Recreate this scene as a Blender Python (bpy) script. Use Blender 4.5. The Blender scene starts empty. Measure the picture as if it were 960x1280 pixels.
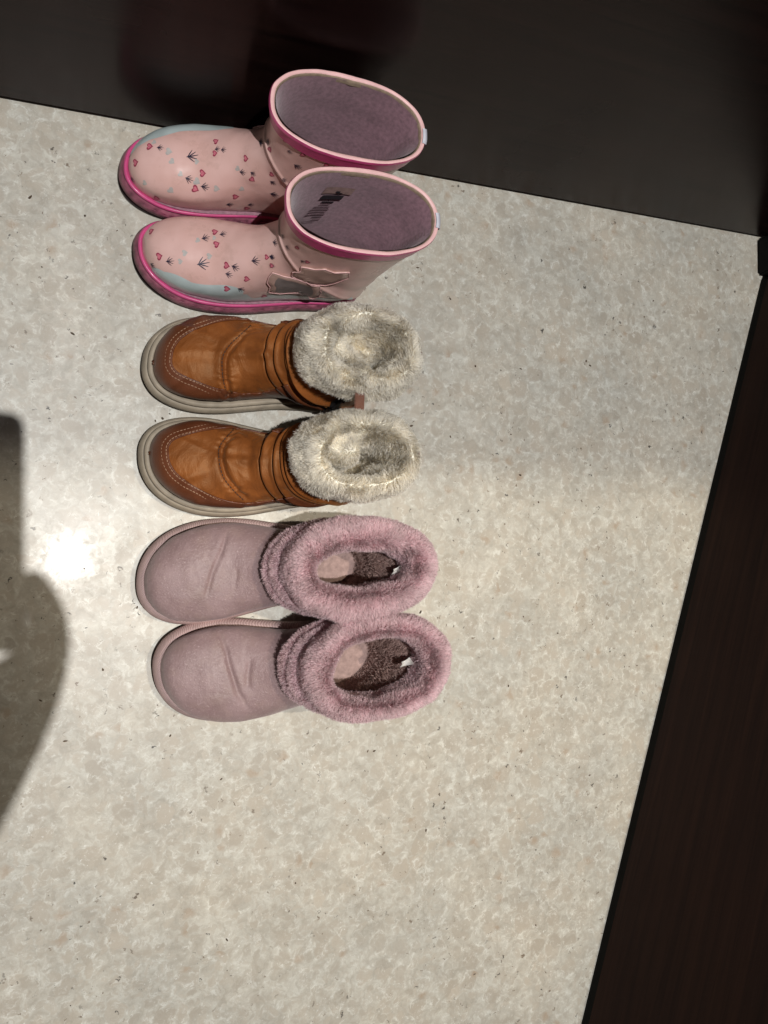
import bpy, bmesh, math, random
import numpy as np
from mathutils import Vector, Matrix
from mathutils.bvhtree import BVHTree
from mathutils.kdtree import KDTree

random.seed(7)
rng = np.random.default_rng(7)
scene = bpy.context.scene
R = math.radians

# ------------------------------------------------------------------ camera
cam_d = bpy.data.cameras.new('camera')
cam = bpy.data.objects.new('camera', cam_d)
scene.collection.objects.link(cam)
cam_d.sensor_fit = 'VERTICAL'
cam_d.sensor_height = 32.0
cam_d.lens = 32.0 * 960.0 / 1280.0
cam_d.clip_start = 0.01
cam_d.clip_end = 50
right = Vector((0.9162072, 0.0, 0.4007048))
up = Vector((-0.0104315, 0.9996611, 0.0238515))
back = Vector((-0.4005690, -0.0260328, 0.9158967))
m = Matrix.Identity(4)
for i, a in enumerate((right, up, back)):
    for j in range(3):
        m[j][i] = a[j]
m[2][3] = 0.80
cam.matrix_world = m
scene.camera = cam

# ------------------------------------------------------------------ world and lamps
w = bpy.data.worlds.new('World')
scene.world = w
w.use_nodes = True
w.node_tree.nodes['Background'].inputs[0].default_value = (1.0, 0.96, 0.92, 1)
w.node_tree.nodes['Background'].inputs[1].default_value = 0.026

def lamp(name, kind, loc, power, color, **kw):
    d = bpy.data.lights.new(name, kind)
    d.energy = power
    d.color = color
    for k, v in kw.items():
        setattr(d, k, v)
    o = bpy.data.objects.new(name, d)
    o.location = loc
    scene.collection.objects.link(o)
    return o

lamp('ceiling_lamp', 'AREA', (0.07, -0.10, 2.40), 51.0, (1.0, 0.99, 0.975), shape='DISK', size=0.022)
lamp('ceiling_spot', 'SPOT', (0.66, 0.10, 2.40), 86.0, (1.0, 0.89, 0.71), shadow_soft_size=0.004, spot_size=R(52), spot_blend=1.0)

vs = scene.view_settings
vs.view_transform = 'Standard'
vs.look = 'None'
vs.exposure = 0.0
vs.gamma = 1.0
vs.use_curve_mapping = False

# ------------------------------------------------------------------ helpers: materials
def newmat(name):
    mt = bpy.data.materials.new(name)
    mt.use_nodes = True
    nt = mt.node_tree
    b = nt.nodes['Principled BSDF']
    return mt, nt, b

def N(nt, typ, props=None, **ins):
    n = nt.nodes.new(typ)
    for k, v in (props or {}).items():
        setattr(n, k, v)
    for k, v in ins.items():
        key = k.replace('_', ' ')
        key = int(k[1:]) if k[0] == 'i' and k[1:].isdigit() else key
        s = n.inputs[key]
        if hasattr(v, 'bl_idname') or isinstance(v, bpy.types.NodeSocket):
            nt.links.new(v, s)
        else:
            s.default_value = v
    return n

def math_(nt, op, a, b=0.0, c=0.0, clamp=False):
    n = N(nt, 'ShaderNodeMath', {'operation': op, 'use_clamp': clamp}, i0=a, i1=b, i2=c)
    return n.outputs[0]

def mixc(nt, fac, a, b, blend='MIX'):
    n = nt.nodes.new('ShaderNodeMix')
    n.data_type = 'RGBA'
    n.blend_type = blend
    for idx, v in ((0, fac), (6, a), (7, b)):
        if isinstance(v, bpy.types.NodeSocket):
            nt.links.new(v, n.inputs[idx])
        else:
            n.inputs[idx].default_value = v if idx == 0 else (tuple(v) + (1,) if len(v) == 3 else v)
    return n.outputs[2]

def ramp(nt, fac, stops):
    n = nt.nodes.new('ShaderNodeValToRGB')
    el = n.color_ramp.elements
    while len(el) < len(stops):
        el.new(0.5)
    for e, (p, c) in zip(el, stops):
        e.position = p
        e.color = (c, c, c, 1) if isinstance(c, (int, float)) else tuple(c) + (1,)
    nt.links.new(fac, n.inputs[0])
    return n.outputs[0]

def coords(nt, scale=(1, 1, 1), out='Object', rot=(0, 0, 0)):
    tc = nt.nodes.new('ShaderNodeTexCoord')
    mp = nt.nodes.new('ShaderNodeMapping')
    mp.inputs['Scale'].default_value = scale
    mp.inputs['Rotation'].default_value = rot
    nt.links.new(tc.outputs[out], mp.inputs[0])
    return mp.outputs[0]

def noise(nt, vec, scale, detail=3.0, rough=0.55, dist=0.0):
    return N(nt, 'ShaderNodeTexNoise', None, Vector=vec, Scale=scale, Detail=detail, Roughness=rough, Distortion=dist).outputs[0]

def bump(nt, b, height, strength=0.3, dist=0.001, prev=None):
    n = N(nt, 'ShaderNodeBump', None, Strength=strength, Distance=dist, Height=height)
    if prev is not None:
        nt.links.new(prev, n.inputs['Normal'])
    nt.links.new(n.outputs[0], b.inputs['Normal'])
    return n.outputs[0]

def simple(name, col, rough=0.5, var=0.15, vscale=60.0, bscale=400.0, bstr=0.15, spec=0.5, metal=0.0, coat=0.0, sheen=0.0):
    mt, nt, b = newmat(name)
    v = coords(nt)
    n1 = noise(nt, v, vscale, 4)
    lo = tuple(c * (1 - var) for c in col)
    hi = tuple(min(1, c * (1 + var)) for c in col)
    nt.links.new(mixc(nt, ramp(nt, n1, [(0.3, 0.0), (0.7, 1.0)]), lo, hi), b.inputs['Base Color'])
    b.inputs['Roughness'].default_value = rough
    b.inputs['Specular IOR Level'].default_value = spec
    b.inputs['Metallic'].default_value = metal
    b.inputs['Coat Weight'].default_value = coat
    b.inputs['Coat Roughness'].default_value = 0.15
    b.inputs['Sheen Weight'].default_value = sheen
    if bstr:
        bump(nt, b, noise(nt, v, bscale, 3), bstr, 0.0006)
    return mt

# ---- floor: polished composite marble
def mat_floor():
    mt, nt, b = newmat('polished_marble')
    p = coords(nt)
    wob = N(nt, 'ShaderNodeTexNoise', None, Vector=p, Scale=55.0, Detail=3.0).outputs[1]
    wob2 = N(nt, 'ShaderNodeTexNoise', None, Vector=p, Scale=240.0, Detail=2.0).outputs[1]
    def vsub(c, k):
        s = N(nt, 'ShaderNodeVectorMath', {'operation': 'SUBTRACT'}, i0=c, i1=(0.5, 0.5, 0.5)).outputs[0]
        sc = nt.nodes.new('ShaderNodeVectorMath'); sc.operation = 'SCALE'
        nt.links.new(s, sc.inputs[0]); sc.inputs['Scale'].default_value = k
        return sc.outputs[0]
    pd = N(nt, 'ShaderNodeVectorMath', {'operation': 'ADD'}, i0=p, i1=vsub(wob, 0.020)).outputs[0]
    pd = N(nt, 'ShaderNodeVectorMath', {'operation': 'ADD'}, i0=pd, i1=vsub(wob2, 0.004)).outputs[0]
    def vor(scale, feat='F1', vec=pd):
        return N(nt, 'ShaderNodeTexVoronoi', {'feature': feat, 'voronoi_dimensions': '2D'}, Vector=vec, Scale=scale)
    def rch(v, ch=0):
        return N(nt, 'ShaderNodeSeparateColor', None, i0=v.outputs['Color']).outputs[ch]
    big, mid, small, tiny = vor(43), vor(92), vor(180), vor(360)
    cloud = noise(nt, p, 7, 4, 0.6)
    fine = noise(nt, pd, 95, 5, 0.62, 0.6)
    fine2 = noise(nt, p, 420, 4, 0.65)
    light = (0.600, 0.574, 0.510)
    tan = (0.405, 0.368, 0.312)
    mott = noise(nt, pd, 26, 5, 0.60, 0.5)
    col = mixc(nt, ramp(nt, math_(nt, 'ADD', math_(nt, 'MULTIPLY', fine, 0.55), math_(nt, 'MULTIPLY', mott, 0.45)), [(0.38, 0.0), (0.60, 1.0)]), tan, light)
    patchy = ramp(nt, noise(nt, p, 10, 4, 0.65), [(0.36, 0.50), (0.60, 1.0)])
    # clasts of four sizes, each with its own tone
    for v, thr, dmax, soft, tone, amt in ((tiny, 0.45, 0.60, 0.25, (0.425, 0.385, 0.327), 0.50), (small, 0.52, 0.54, 0.20, (0.410, 0.365, 0.307), 0.65), (mid, 0.58, 0.50, 0.12, (0.405, 0.360, 0.301), 0.80), (big, 0.74, 0.46, 0.08, (0.405, 0.357, 0.297), 0.88)):
        sel = ramp(nt, rch(v), [(thr, 0.0), (thr + 0.04, 1.0)])
        shape = ramp(nt, v.outputs['Distance'], [(dmax - soft, 1.0), (dmax, 0.0)])
        k = math_(nt, 'MULTIPLY', math_(nt, 'MULTIPLY', sel, shape), math_(nt, 'MULTIPLY', patchy, amt))
        t2 = mixc(nt, rch(v, 1), tone, tuple(c * 1.25 for c in tone))
        col = mixc(nt, k, col, t2)
    # short broken pale veins and crumbs of white calcite
    def ridge(scale, wd, vec, dist):
        n_ = noise(nt, vec, scale, 4, 0.6, dist)
        return ramp(nt, math_(nt, 'ABSOLUTE', math_(nt, 'SUBTRACT', n_, 0.5)), [(0.0, 1.0), (wd, 0.0)])
    m1 = ramp(nt, noise(nt, p, 46, 3, 0.6), [(0.52, 0.0), (0.62, 1.0)])
    m2 = ramp(nt, noise(nt, p, 95, 3, 0.6), [(0.50, 0.0), (0.64, 1.0)])
    m3 = ramp(nt, noise(nt, p, 9, 3, 0.6), [(0.42, 0.15), (0.62, 1.0)])
    veins = math_(nt, 'MAXIMUM', math_(nt, 'MULTIPLY', math_(nt, 'MULTIPLY', ridge(22, 0.026, pd, 1.8), m1), math_(nt, 'MULTIPLY', m3, 0.85)), math_(nt, 'MULTIPLY', math_(nt, 'MULTIPLY', ridge(62, 0.045, pd, 1.0), m2), 0.70))
    col = mixc(nt, veins, col, (0.72, 0.71, 0.66))
    grain = ramp(nt, fine2, [(0.54, 0.0), (0.72, 1.0)])
    col = mixc(nt, math_(nt, 'MULTIPLY', grain, 0.22), col, (0.67, 0.65, 0.60))
    grain2 = ramp(nt, noise(nt, p, 700, 3, 0.7), [(0.30, 1.0), (0.46, 0.0)])
    col = mixc(nt, math_(nt, 'MULTIPLY', grain2, 0.18), col, (0.33, 0.295, 0.25))
    halo = ramp(nt, math_(nt, 'ABSOLUTE', math_(nt, 'SUBTRACT', big.outputs['Distance'], 0.50)), [(0.0, 1.0), (0.07, 0.0)])
    halo2 = ramp(nt, math_(nt, 'ABSOLUTE', math_(nt, 'SUBTRACT', mid.outputs['Distance'], 0.53)), [(0.0, 1.0), (0.09, 0.0)])
    hh = math_(nt, 'MAXIMUM', math_(nt, 'MULTIPLY', halo, ramp(nt, rch(big), [(0.70, 0.0), (0.76, 1.0)])), math_(nt, 'MULTIPLY', halo2, ramp(nt, rch(mid), [(0.56, 0.0), (0.60, 1.0)])))
    col = mixc(nt, math_(nt, 'MULTIPLY', math_(nt, 'MULTIPLY', hh, m2), 0.7), col, (0.72, 0.70, 0.64))
    calc = math_(nt, 'MULTIPLY', ramp(nt, noise(nt, p, 300, 3, 0.7), [(0.62, 0.0), (0.68, 1.0)]), ramp(nt, noise(nt, p, 24, 3), [(0.50, 0.0), (0.60, 1.0)]))
    col = mixc(nt, math_(nt, 'MULTIPLY', calc, 0.8), col, (0.78, 0.77, 0.74))
    # broad drift of tone
    col = mixc(nt, 1.0, col, ramp(nt, cloud, [(0.30, (0.86, 0.885, 0.895)), (0.72, (1.05, 1.038, 1.0))]), 'MULTIPLY')
    # rusty stains and dark pits
    rs = math_(nt, 'MULTIPLY', ramp(nt, rch(vor(60)), [(0.955, 0.0), (0.965, 1.0)]), ramp(nt, vor(60).outputs['Distance'], [(0.10, 1.0), (0.42, 0.0)]))
    col = mixc(nt, math_(nt, 'MULTIPLY', rs, 0.5), col, (0.36, 0.255, 0.17))
    pit = None
    for sc_, th_, r0, r1, sd in ((150, 0.968, 0.12, 0.26, 0.0), (300, 0.972, 0.14, 0.32, 3.7), (60, 0.975, 0.07, 0.15, 9.1)):
        pv = N(nt, 'ShaderNodeVectorMath', {'operation': 'ADD'}, i0=p, i1=vsub(wob2, 0.012)).outputs[0]
        pv = N(nt, 'ShaderNodeVectorMath', {'operation': 'ADD'}, i0=pv, i1=(sd, sd * .7, 0)).outputs[0]
        sp = vor(sc_, vec=pv)
        spsel = math_(nt, 'MULTIPLY', ramp(nt, rch(sp), [(th_, 0.0), (th_ + .006, 1.0)]), ramp(nt, noise(nt, pv, 13, 3), [(0.42, 0.0), (0.54, 1.0)]))
        pk = math_(nt, 'MULTIPLY', spsel, ramp(nt, sp.outputs['Distance'], [(r0, 1.0), (r1, 0.0)]))
        col = mixc(nt, math_(nt, 'MULTIPLY', pk, 0.9), col, mixc(nt, ramp(nt, rch(sp, 2), [(0.4, 0.0), (0.7, 1.0)]), (0.035, 0.030, 0.026), (0.17, 0.125, 0.085)))
        pit = pk if pit is None else math_(nt, 'MAXIMUM', pit, pk)
    nt.links.new(col, b.inputs['Base Color'])
    smear = noise(nt, p, 11, 5, 0.6)
    rr = math_(nt, 'ADD', ramp(nt, smear, [(0.3, 0.33), (0.7, 0.46)]), math_(nt, 'MULTIPLY', fine2, 0.05))
    nt.links.new(rr, b.inputs['Roughness'])
    b.inputs['Specular IOR Level'].default_value = 0.5
    b.inputs['Coat Weight'].default_value = 0.06
    nt.links.new(ramp(nt, fine, [(0.35, 0.06), (0.65, 0.15)]), b.inputs['Coat Roughness'])
    bump(nt, b, math_(nt, 'ADD', fine, math_(nt, 'MULTIPLY', pit, -2.0)), 0.10, 0.0006)
    return mt

def mat_wood(name, dark, brown, rough, grain_axis='x', spec=0.42):
    mt, nt, b = newmat(name)
    sc = (1.6, 40, 40) if grain_axis == 'x' else (40, 1.6, 40)
    v = coords(nt, sc)
    g = noise(nt, v, 2.2, 6, 0.62, 0.7)
    g2 = noise(nt, coords(nt, tuple(s * 5 for s in sc)), 1.7, 3, 0.6)
    col = mixc(nt, ramp(nt, g, [(0.34, 0.0), (0.68, 1.0)]), dark, brown)
    col = mixc(nt, ramp(nt, g2, [(0.52, 0.0), (0.75, 0.55)]), col, tuple(c * 0.45 for c in dark))
    nt.links.new(col, b.inputs['Base Color'])
    sm = noise(nt, coords(nt), 6, 4)
    nt.links.new(ramp(nt, sm, [(0.3, rough * 0.9), (0.7, rough * 1.15)]), b.inputs['Roughness'])
    b.inputs['Specular IOR Level'].default_value = spec
    b.inputs['Anisotropic'].default_value = 0.8
    b.inputs['Specular Tint'].default_value = (1.0, 0.74, 0.70, 1)
    b.inputs['Tangent'].default_value = (0, 0, 1)
    tv = nt.nodes.new('ShaderNodeCombineXYZ'); tv.inputs[2].default_value = 1.0
    nt.links.new(tv.outputs[0], b.inputs['Tangent'])
    bump(nt, b, math_(nt, 'ADD', g, g2), 0.12, 0.0004)
    return mt

def mat_rubber():
    mt, nt, b = newmat('pink_rubber')
    v = coords(nt)
    n1 = noise(nt, v, 22, 4, 0.6)
    col = mixc(nt, ramp(nt, n1, [(0.3, 0.0), (0.7, 1.0)]), (0.655, 0.405, 0.360), (0.725, 0.475, 0.440))
    # grime rubbed into the rubber, a little everywhere
    d = ramp(nt, noise(nt, v, 70, 6, 0.7), [(0.55, 0.0), (0.80, 0.55)])
    col = mixc(nt, d, col, (0.42, 0.265, 0.21))
    st = noise(nt, coords(nt, (1, 1, 0.4)), 170, 5, 0.7)
    col = mixc(nt, ramp(nt, st, [(0.70, 0.0), (0.76, 0.5)]), col, (0.72, 0.55, 0.52))
    nt.links.new(col, b.inputs['Base Color'])
    nt.links.new(ramp(nt, n1, [(0.3, 0.26), (0.7, 0.40)]), b.inputs['Roughness'])
    b.inputs['Specular IOR Level'].default_value = 0.55
    b.inputs['Subsurface Weight'].default_value = 0.0
    b.inputs['Coat Weight'].default_value = 0.15
    b.inputs['Coat Roughness'].default_value = 0.28
    bump(nt, b, noise(nt, v, 120, 4), 0.10, 0.001)
    return mt

def mat_satin():
    mt, nt, b = newmat('copper_nylon')
    v = coords(nt)
    n1 = noise(nt, v, 26, 4, 0.6, 1.0)
    col = mixc(nt, ramp(nt, n1, [(0.32, 0.0), (0.68, 1.0)]), (0.165, 0.050, 0.012), (0.285, 0.090, 0.021))
    nt.links.new(col, b.inputs['Base Color'])
    b.inputs['Roughness'].default_value = 0.50
    b.inputs['Specular IOR Level'].default_value = 0.45
    b.inputs['Specular Tint'].default_value = (1.0, 0.72, 0.42, 1)
    b.inputs['Sheen Weight'].default_value = 0.25
    b.inputs['Sheen Roughness'].default_value = 0.35
    b.inputs['Sheen Tint'].default_value = (1.0, 0.6, 0.3, 1)
    h = math_(nt, 'ADD', math_(nt, 'MULTIPLY', noise(nt, coords(nt, (1.0, .55, 1.0), 'Object', (0, 0, .5)), 44, 3, 0.5, 1.1), 4.0), math_(nt, 'MULTIPLY', noise(nt, v, 900, 2), .35))
    bump(nt, b, h, 0.48, 0.0016)
    return mt

def mat_leather():
    mt, nt, b = newmat('brown_leather')
    v = coords(nt)
    n1 = noise(nt, v, 40, 5, 0.6)
    col = mixc(nt, ramp(nt, n1, [(0.3, 0.0), (0.7, 1.0)]), (0.105, 0.030, 0.0110), (0.155, 0.047, 0.018))
    nt.links.new(col, b.inputs['Base Color'])
    nt.links.new(ramp(nt, n1, [(0.3, 0.36), (0.7, 0.50)]), b.inputs['Roughness'])
    gr = N(nt, 'ShaderNodeTexVoronoi', None, Vector=v, Scale=900.0).outputs['Distance']
    bump(nt, b, math_(nt, 'ADD', gr, math_(nt, 'MULTIPLY', n1, 3.0)), 0.22, 0.0006)
    return mt

def mat_suede():
    mt, nt, b = newmat('mauve_suede')
    v = coords(nt)
    n1 = noise(nt, v, 24, 5, 0.62)
    n2 = noise(nt, v, 520, 3, 0.7)
    col = mixc(nt, ramp(nt, n1, [(0.30, 0.0), (0.70, 1.0)]), (0.250, 0.165, 0.165), (0.345, 0.240, 0.242))
    col = mixc(nt, ramp(nt, noise(nt, v, 60, 4, 0.6), [(0.5, 0.0), (0.8, 0.5)]), col, (0.36, 0.255, 0.225))
    col = mixc(nt, ramp(nt, n2, [(0.58, 0.0), (0.80, 0.7)]), col, (0.60, 0.46, 0.46))
    col = mixc(nt, ramp(nt, n2, [(0.20, 0.5), (0.42, 0.0)]), col, (0.15, 0.095, 0.095))
    sc = noise(nt, coords(nt, (1.0, .28, 1.0), 'Object', (0, 0, .35)), 70, 5, 0.7, 0.8)
    col = mixc(nt, ramp(nt, sc, [(0.58, 0.0), (0.72, 0.45)]), col, (0.46, 0.345, 0.340))
    gr = noise(nt, v, 16, 5, 0.65)
    col = mixc(nt, ramp(nt, gr, [(0.52, 0.0), (0.74, 0.5)]), col, (0.215, 0.150, 0.135))
    nt.links.new(col, b.inputs['Base Color'])
    nt.links.new(ramp(nt, n1, [(0.3, 0.42), (0.7, 0.62)]), b.inputs['Roughness'])
    b.inputs['Specular IOR Level'].default_value = 0.45
    b.inputs['Sheen Weight'].default_value = 0.18
    b.inputs['Sheen Tint'].default_value = (1.0, 0.82, 0.85, 1)
    bump(nt, b, math_(nt, 'ADD', n2, math_(nt, 'MULTIPLY', noise(nt, v, 50, 4), 3.0)), 0.55, 0.0010)
    return mt

def mat_fur(name, root, tip, transl=0.3):
    mt, nt, b = newmat(name)
    at = nt.nodes.new('ShaderNodeAttribute')
    at.attribute_name = 'along'
    at2 = nt.nodes.new('ShaderNodeAttribute')
    at2.attribute_name = 'shade'
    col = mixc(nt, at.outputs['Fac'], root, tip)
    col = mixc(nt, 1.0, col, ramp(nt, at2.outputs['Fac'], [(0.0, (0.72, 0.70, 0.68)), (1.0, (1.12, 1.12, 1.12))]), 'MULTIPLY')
    nt.links.new(col, b.inputs['Base Color'])
    b.inputs['Roughness'].default_value = 0.55
    b.inputs['Specular IOR Level'].default_value = 0.3
    tr = nt.nodes.new('ShaderNodeBsdfTranslucent')
    nt.links.new(col, tr.inputs[0])
    mx = nt.nodes.new('ShaderNodeMixShader')
    mx.inputs[0].default_value = transl
    nt.links.new(b.outputs[0], mx.inputs[1])
    nt.links.new(tr.outputs[0], mx.inputs[2])
    nt.links.new(mx.outputs[0], nt.nodes['Material Output'].inputs[0])
    return mt

def mat_weave(name, a, c, scale=700.0):
    mt, nt, b = newmat(name)
    v = coords(nt)
    wv = N(nt, 'ShaderNodeTexWave', {'wave_type': 'BANDS', 'bands_direction': 'DIAGONAL'}, Vector=v, Scale=scale, Distortion=2.0, Detail=1.0).outputs[1]
    n1 = noise(nt, v, 50, 4)
    col = mixc(nt, wv, a, c)
    col = mixc(nt, ramp(nt, n1, [(0.45, 0.0), (0.8, 0.5)]), col, tuple(x * 0.6 for x in a))
    nt.links.new(col, b.inputs['Base Color'])
    b.inputs['Roughness'].default_value = 0.8
    bump(nt, b, wv, 0.5, 0.0006)
    return mt

M = {}
M['floor'] = mat_floor()
M['wood_wall'] = mat_wood('dark_wall_veneer', (0.0034, 0.0016, 0.0015), (0.0150, 0.0066, 0.0056), 0.25, 'x', 0.16)
M['wood_door'] = mat_wood('dark_door_veneer', (0.0075, 0.0032, 0.0024), (0.0190, 0.0078, 0.0048), 0.40, 'x', 0.12)
M['black'] = simple('black_trim', (0.0022, 0.0019, 0.0018), 0.7, 0.3, 80, 300, 0.1, spec=0.15)
M['rubber'] = mat_rubber()
M['magenta'] = simple('magenta_rubber', (0.56, 0.075, 0.215), 0.36, 0.14, 60, 300, 0.12, coat=0.2)
M['palepink'] = simple('pale_pink_rubber', (0.78, 0.47, 0.46), 0.45, 0.10, 90, 300, 0.1)
M['soledark'] = simple('scuffed_plum_rubber', (0.27, 0.085, 0.125), 0.5, 0.55, 110, 500, 0.35)
M['outsole'] = simple('dark_outsole_rubber', (0.045, 0.030, 0.030), 0.7, 0.4, 90, 400, 0.3)
M['blue'] = simple('pale_blue_print', (0.47, 0.545, 0.545), 0.36, 0.10, 40, 150, 0.1, coat=0.2)
M['bluebit'] = simple('blue_heart_print', (0.45, 0.42, 0.40), 0.4, 0.12, 200, 200, 0.05)
M['navy'] = simple('navy_print', (0.020, 0.016, 0.040), 0.4, 0.2, 200, 200, 0.05)
M['heartline'] = simple('crimson_print', (0.30, 0.030, 0.075), 0.4, 0.15, 200, 200, 0.05)
M['heartfill'] = simple('rose_print', (0.58, 0.165, 0.215), 0.4, 0.15, 300, 200, 0.05)
M['greyfig'] = simple('grey_figure_print', (0.205, 0.170, 0.160), 0.4, 0.2, 90, 200, 0.1)
M['figedge'] = simple('beige_figure_rubber', (0.44, 0.29, 0.245), 0.38, 0.15, 60, 200, 0.1)
M['lining'] = simple('mauve_felt_lining', (0.300, 0.168, 0.205), 0.95, 0.22, 260, 1300, 0.7, spec=0.15, sheen=0.25)
M['tape'] = simple('tan_edge_tape', (0.33, 0.245, 0.175), 0.8, 0.2, 200, 700, 0.4)
M['reflect'] = simple('silver_reflective_strip', (0.60, 0.60, 0.66), 0.35, 0.1, 100, 400, 0.1)
M['print_black'] = simple('black_ink', (0.018, 0.015, 0.020), 0.7, 0.2, 200, 200, 0.0)
M['print_grey'] = simple('worn_ink', (0.150, 0.092, 0.108), 0.8, 0.3, 400, 200, 0.0)
M['paletag'] = simple('faded_label_print', (0.33, 0.215, 0.195), 0.8, 0.2, 200, 600, 0.2)
M['satin'] = mat_satin()
M['leather'] = mat_leather()
M['midsole'] = simple('taupe_midsole', (0.34, 0.285, 0.215), 0.62, 0.2, 70, 500, 0.2)
M['midsole_dark'] = simple('grey_midsole_groove', (0.135, 0.115, 0.09), 0.7, 0.3, 90, 500, 0.2)
M['thread'] = simple('tan_thread', (0.33, 0.19, 0.115), 0.7, 0.2, 300, 300, 0)
M['thread_dark'] = simple('dark_brown_thread', (0.055, 0.022, 0.010), 0.7, 0.2, 300, 300, 0)
M['zip'] = simple('black_zip_tape', (0.012, 0.010, 0.010), 0.55, 0.3, 300, 900, 0.3)
M['white'] = simple('white_satin_label', (0.60, 0.58, 0.55), 0.35, 0.06, 200, 500, 0.1)
M['suede'] = mat_suede()
M['binding'] = mat_weave('pink_woven_binding', (0.40, 0.270, 0.258), (0.60, 0.435, 0.415), 260)
M['pinksole'] = simple('taupe_pink_sole', (0.20, 0.145, 0.135), 0.75, 0.3, 80, 400, 0.3)
M['insole'] = simple('brown_pink_fleece', (0.36, 0.250, 0.228), 0.95, 0.25, 180, 900, 0.9, spec=0.1)
M['cream_base'] = simple('cream_pile_backing', (0.90, 0.85, 0.74), 0.95, 0.2, 150, 700, 0.6, spec=0.1)
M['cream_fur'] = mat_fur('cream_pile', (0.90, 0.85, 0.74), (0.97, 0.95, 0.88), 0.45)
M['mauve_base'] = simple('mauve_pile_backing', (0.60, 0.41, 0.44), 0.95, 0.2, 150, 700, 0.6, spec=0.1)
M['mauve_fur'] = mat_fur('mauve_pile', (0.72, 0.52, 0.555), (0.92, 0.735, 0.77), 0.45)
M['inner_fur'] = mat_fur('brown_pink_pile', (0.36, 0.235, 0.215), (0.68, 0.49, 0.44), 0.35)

# ------------------------------------------------------------------ helpers: objects
def link(o, parent=None):
    scene.collection.objects.link(o)
    if parent is not None:
        o.parent = parent
    return o

def mesh_obj(name, V, F, mat, parent=None, smooth=True):
    me = bpy.data.meshes.new(name)
    me.from_pydata([tuple(map(float, v)) for v in V], [], [tuple(map(int, f)) for f in F])
    me.validate()
    if smooth:
        me.polygons.foreach_set('use_smooth', [True] * len(me.polygons))
    me.materials.append(mat)
    me.update()
    return link(bpy.data.objects.new(name, me), parent)

def thing(name, label, cat, loc, rotz, group=None):
    o = bpy.data.objects.new(name, None)
    o.empty_display_size = 0.05
    o.location = loc
    o.rotation_euler = (0, 0, R(rotz))
    o['label'] = label
    o['category'] = cat
    if group:
        o['group'] = group
    return link(o)

def grid_faces(n, k, closed=True, flip=False):
    i, j = np.meshgrid(np.arange(n - 1), np.arange(k if closed else k - 1), indexing='ij')
    j2 = (j + 1) % k
    q = np.stack([i * k + j, i * k + j2, (i + 1) * k + j2, (i + 1) * k + j], -1).reshape(-1, 4)
    return q[:, ::-1] if flip else q

def grid_obj(name, P, mat, parent, closed=True, flip=False, cap0=False, cap1=False):
    n, k = P.shape[:2]
    F = grid_faces(n, k, closed, flip).tolist()
    if cap0:
        F.append(list(range(k)) if flip else list(range(k))[::-1])
    if cap1:
        c = list(range((n - 1) * k, n * k))
        F.append(c[::-1] if flip else c)
    return mesh_obj(name, P.reshape(-1, 3), F, mat, parent)

def box_obj(name, lo, hi, mat, parent=None, bev=0.0):
    bm = bmesh.new()
    bmesh.ops.create_cube(bm, size=1.0)
    for v in bm.verts:
        v.co = Vector([lo[i] + (v.co[i] + 0.5) * (hi[i] - lo[i]) for i in range(3)])
    if bev:
        bmesh.ops.bevel(bm, geom=bm.edges[:], offset=bev, segments=2, affect='EDGES')
    me = bpy.data.meshes.new(name)
    bm.to_mesh(me)
    bm.free()
    me.materials.append(mat)
    return link(bpy.data.objects.new(name, me), parent)

def hash3(i, seed):
    n = (i[..., 0] * 73856093) ^ (i[..., 1] * 19349663) ^ (i[..., 2] * 83492791) ^ (seed * 2654435761)
    n = (n ^ (n >> 13)) * 1274126177
    n = n & 0x7fffffff
    n = (n ^ (n >> 16)) & 0xffff
    return n / 32767.5 - 1.0

def vnoise(P, scale, seed=0):
    q = np.asarray(P) * scale
    i = np.floor(q).astype(np.int64)
    f = q - i
    f = f * f * (3 - 2 * f)
    r = 0
    for dx in (0, 1):
        for dy in (0, 1):
            for dz in (0, 1):
                wgt = (f[..., 0] if dx else 1 - f[..., 0]) * (f[..., 1] if dy else 1 - f[..., 1]) * (f[..., 2] if dz else 1 - f[..., 2])
                r = r + wgt * hash3(i + np.array([dx, dy, dz]), seed)
    return r

def hermite(keys, t):
    keys = np.asarray(keys, float)
    x, y = keys[:, 0], keys[:, 1:]
    d = np.zeros_like(y)
    d[1:-1] = (y[2:] - y[:-2]) / (x[2:] - x[:-2])[:, None]
    d[0] = (y[1] - y[0]) / (x[1] - x[0])
    d[-1] = (y[-1] - y[-2]) / (x[-1] - x[-2])
    t = np.asarray(t, float)
    k = np.clip(np.searchsorted(x, t, side='right') - 1, 0, len(x) - 2)
    h = (x[k + 1] - x[k])
    s = ((t - x[k]) / h)[..., None]
    h = h[..., None]
    return ((2 * s**3 - 3 * s**2 + 1) * y[k] + (s**3 - 2 * s**2 + s) * h * d[k] + (-2 * s**3 + 3 * s**2) * y[k + 1] + (s**3 - s**2) * h * d[k + 1])

# plan of a right foot, toe at u = 0, heel at u = 1, medial side at negative v
PLAN = [(0.0, -.10), (.012, .08), (.055, .25), (.13, .385), (.23, .47), (.34, .50), (.46, .485), (.58, .44), (.70, .395), (.82, .375), (.91, .33), (.97, .22), (1.0, .0),
        (.97, -.22), (.91, -.32), (.82, -.36), (.70, -.365), (.58, -.385), (.46, -.435), (.34, -.485), (.23, -.50), (.13, -.465), (.055, -.38), (.012, -.25)]

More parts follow.
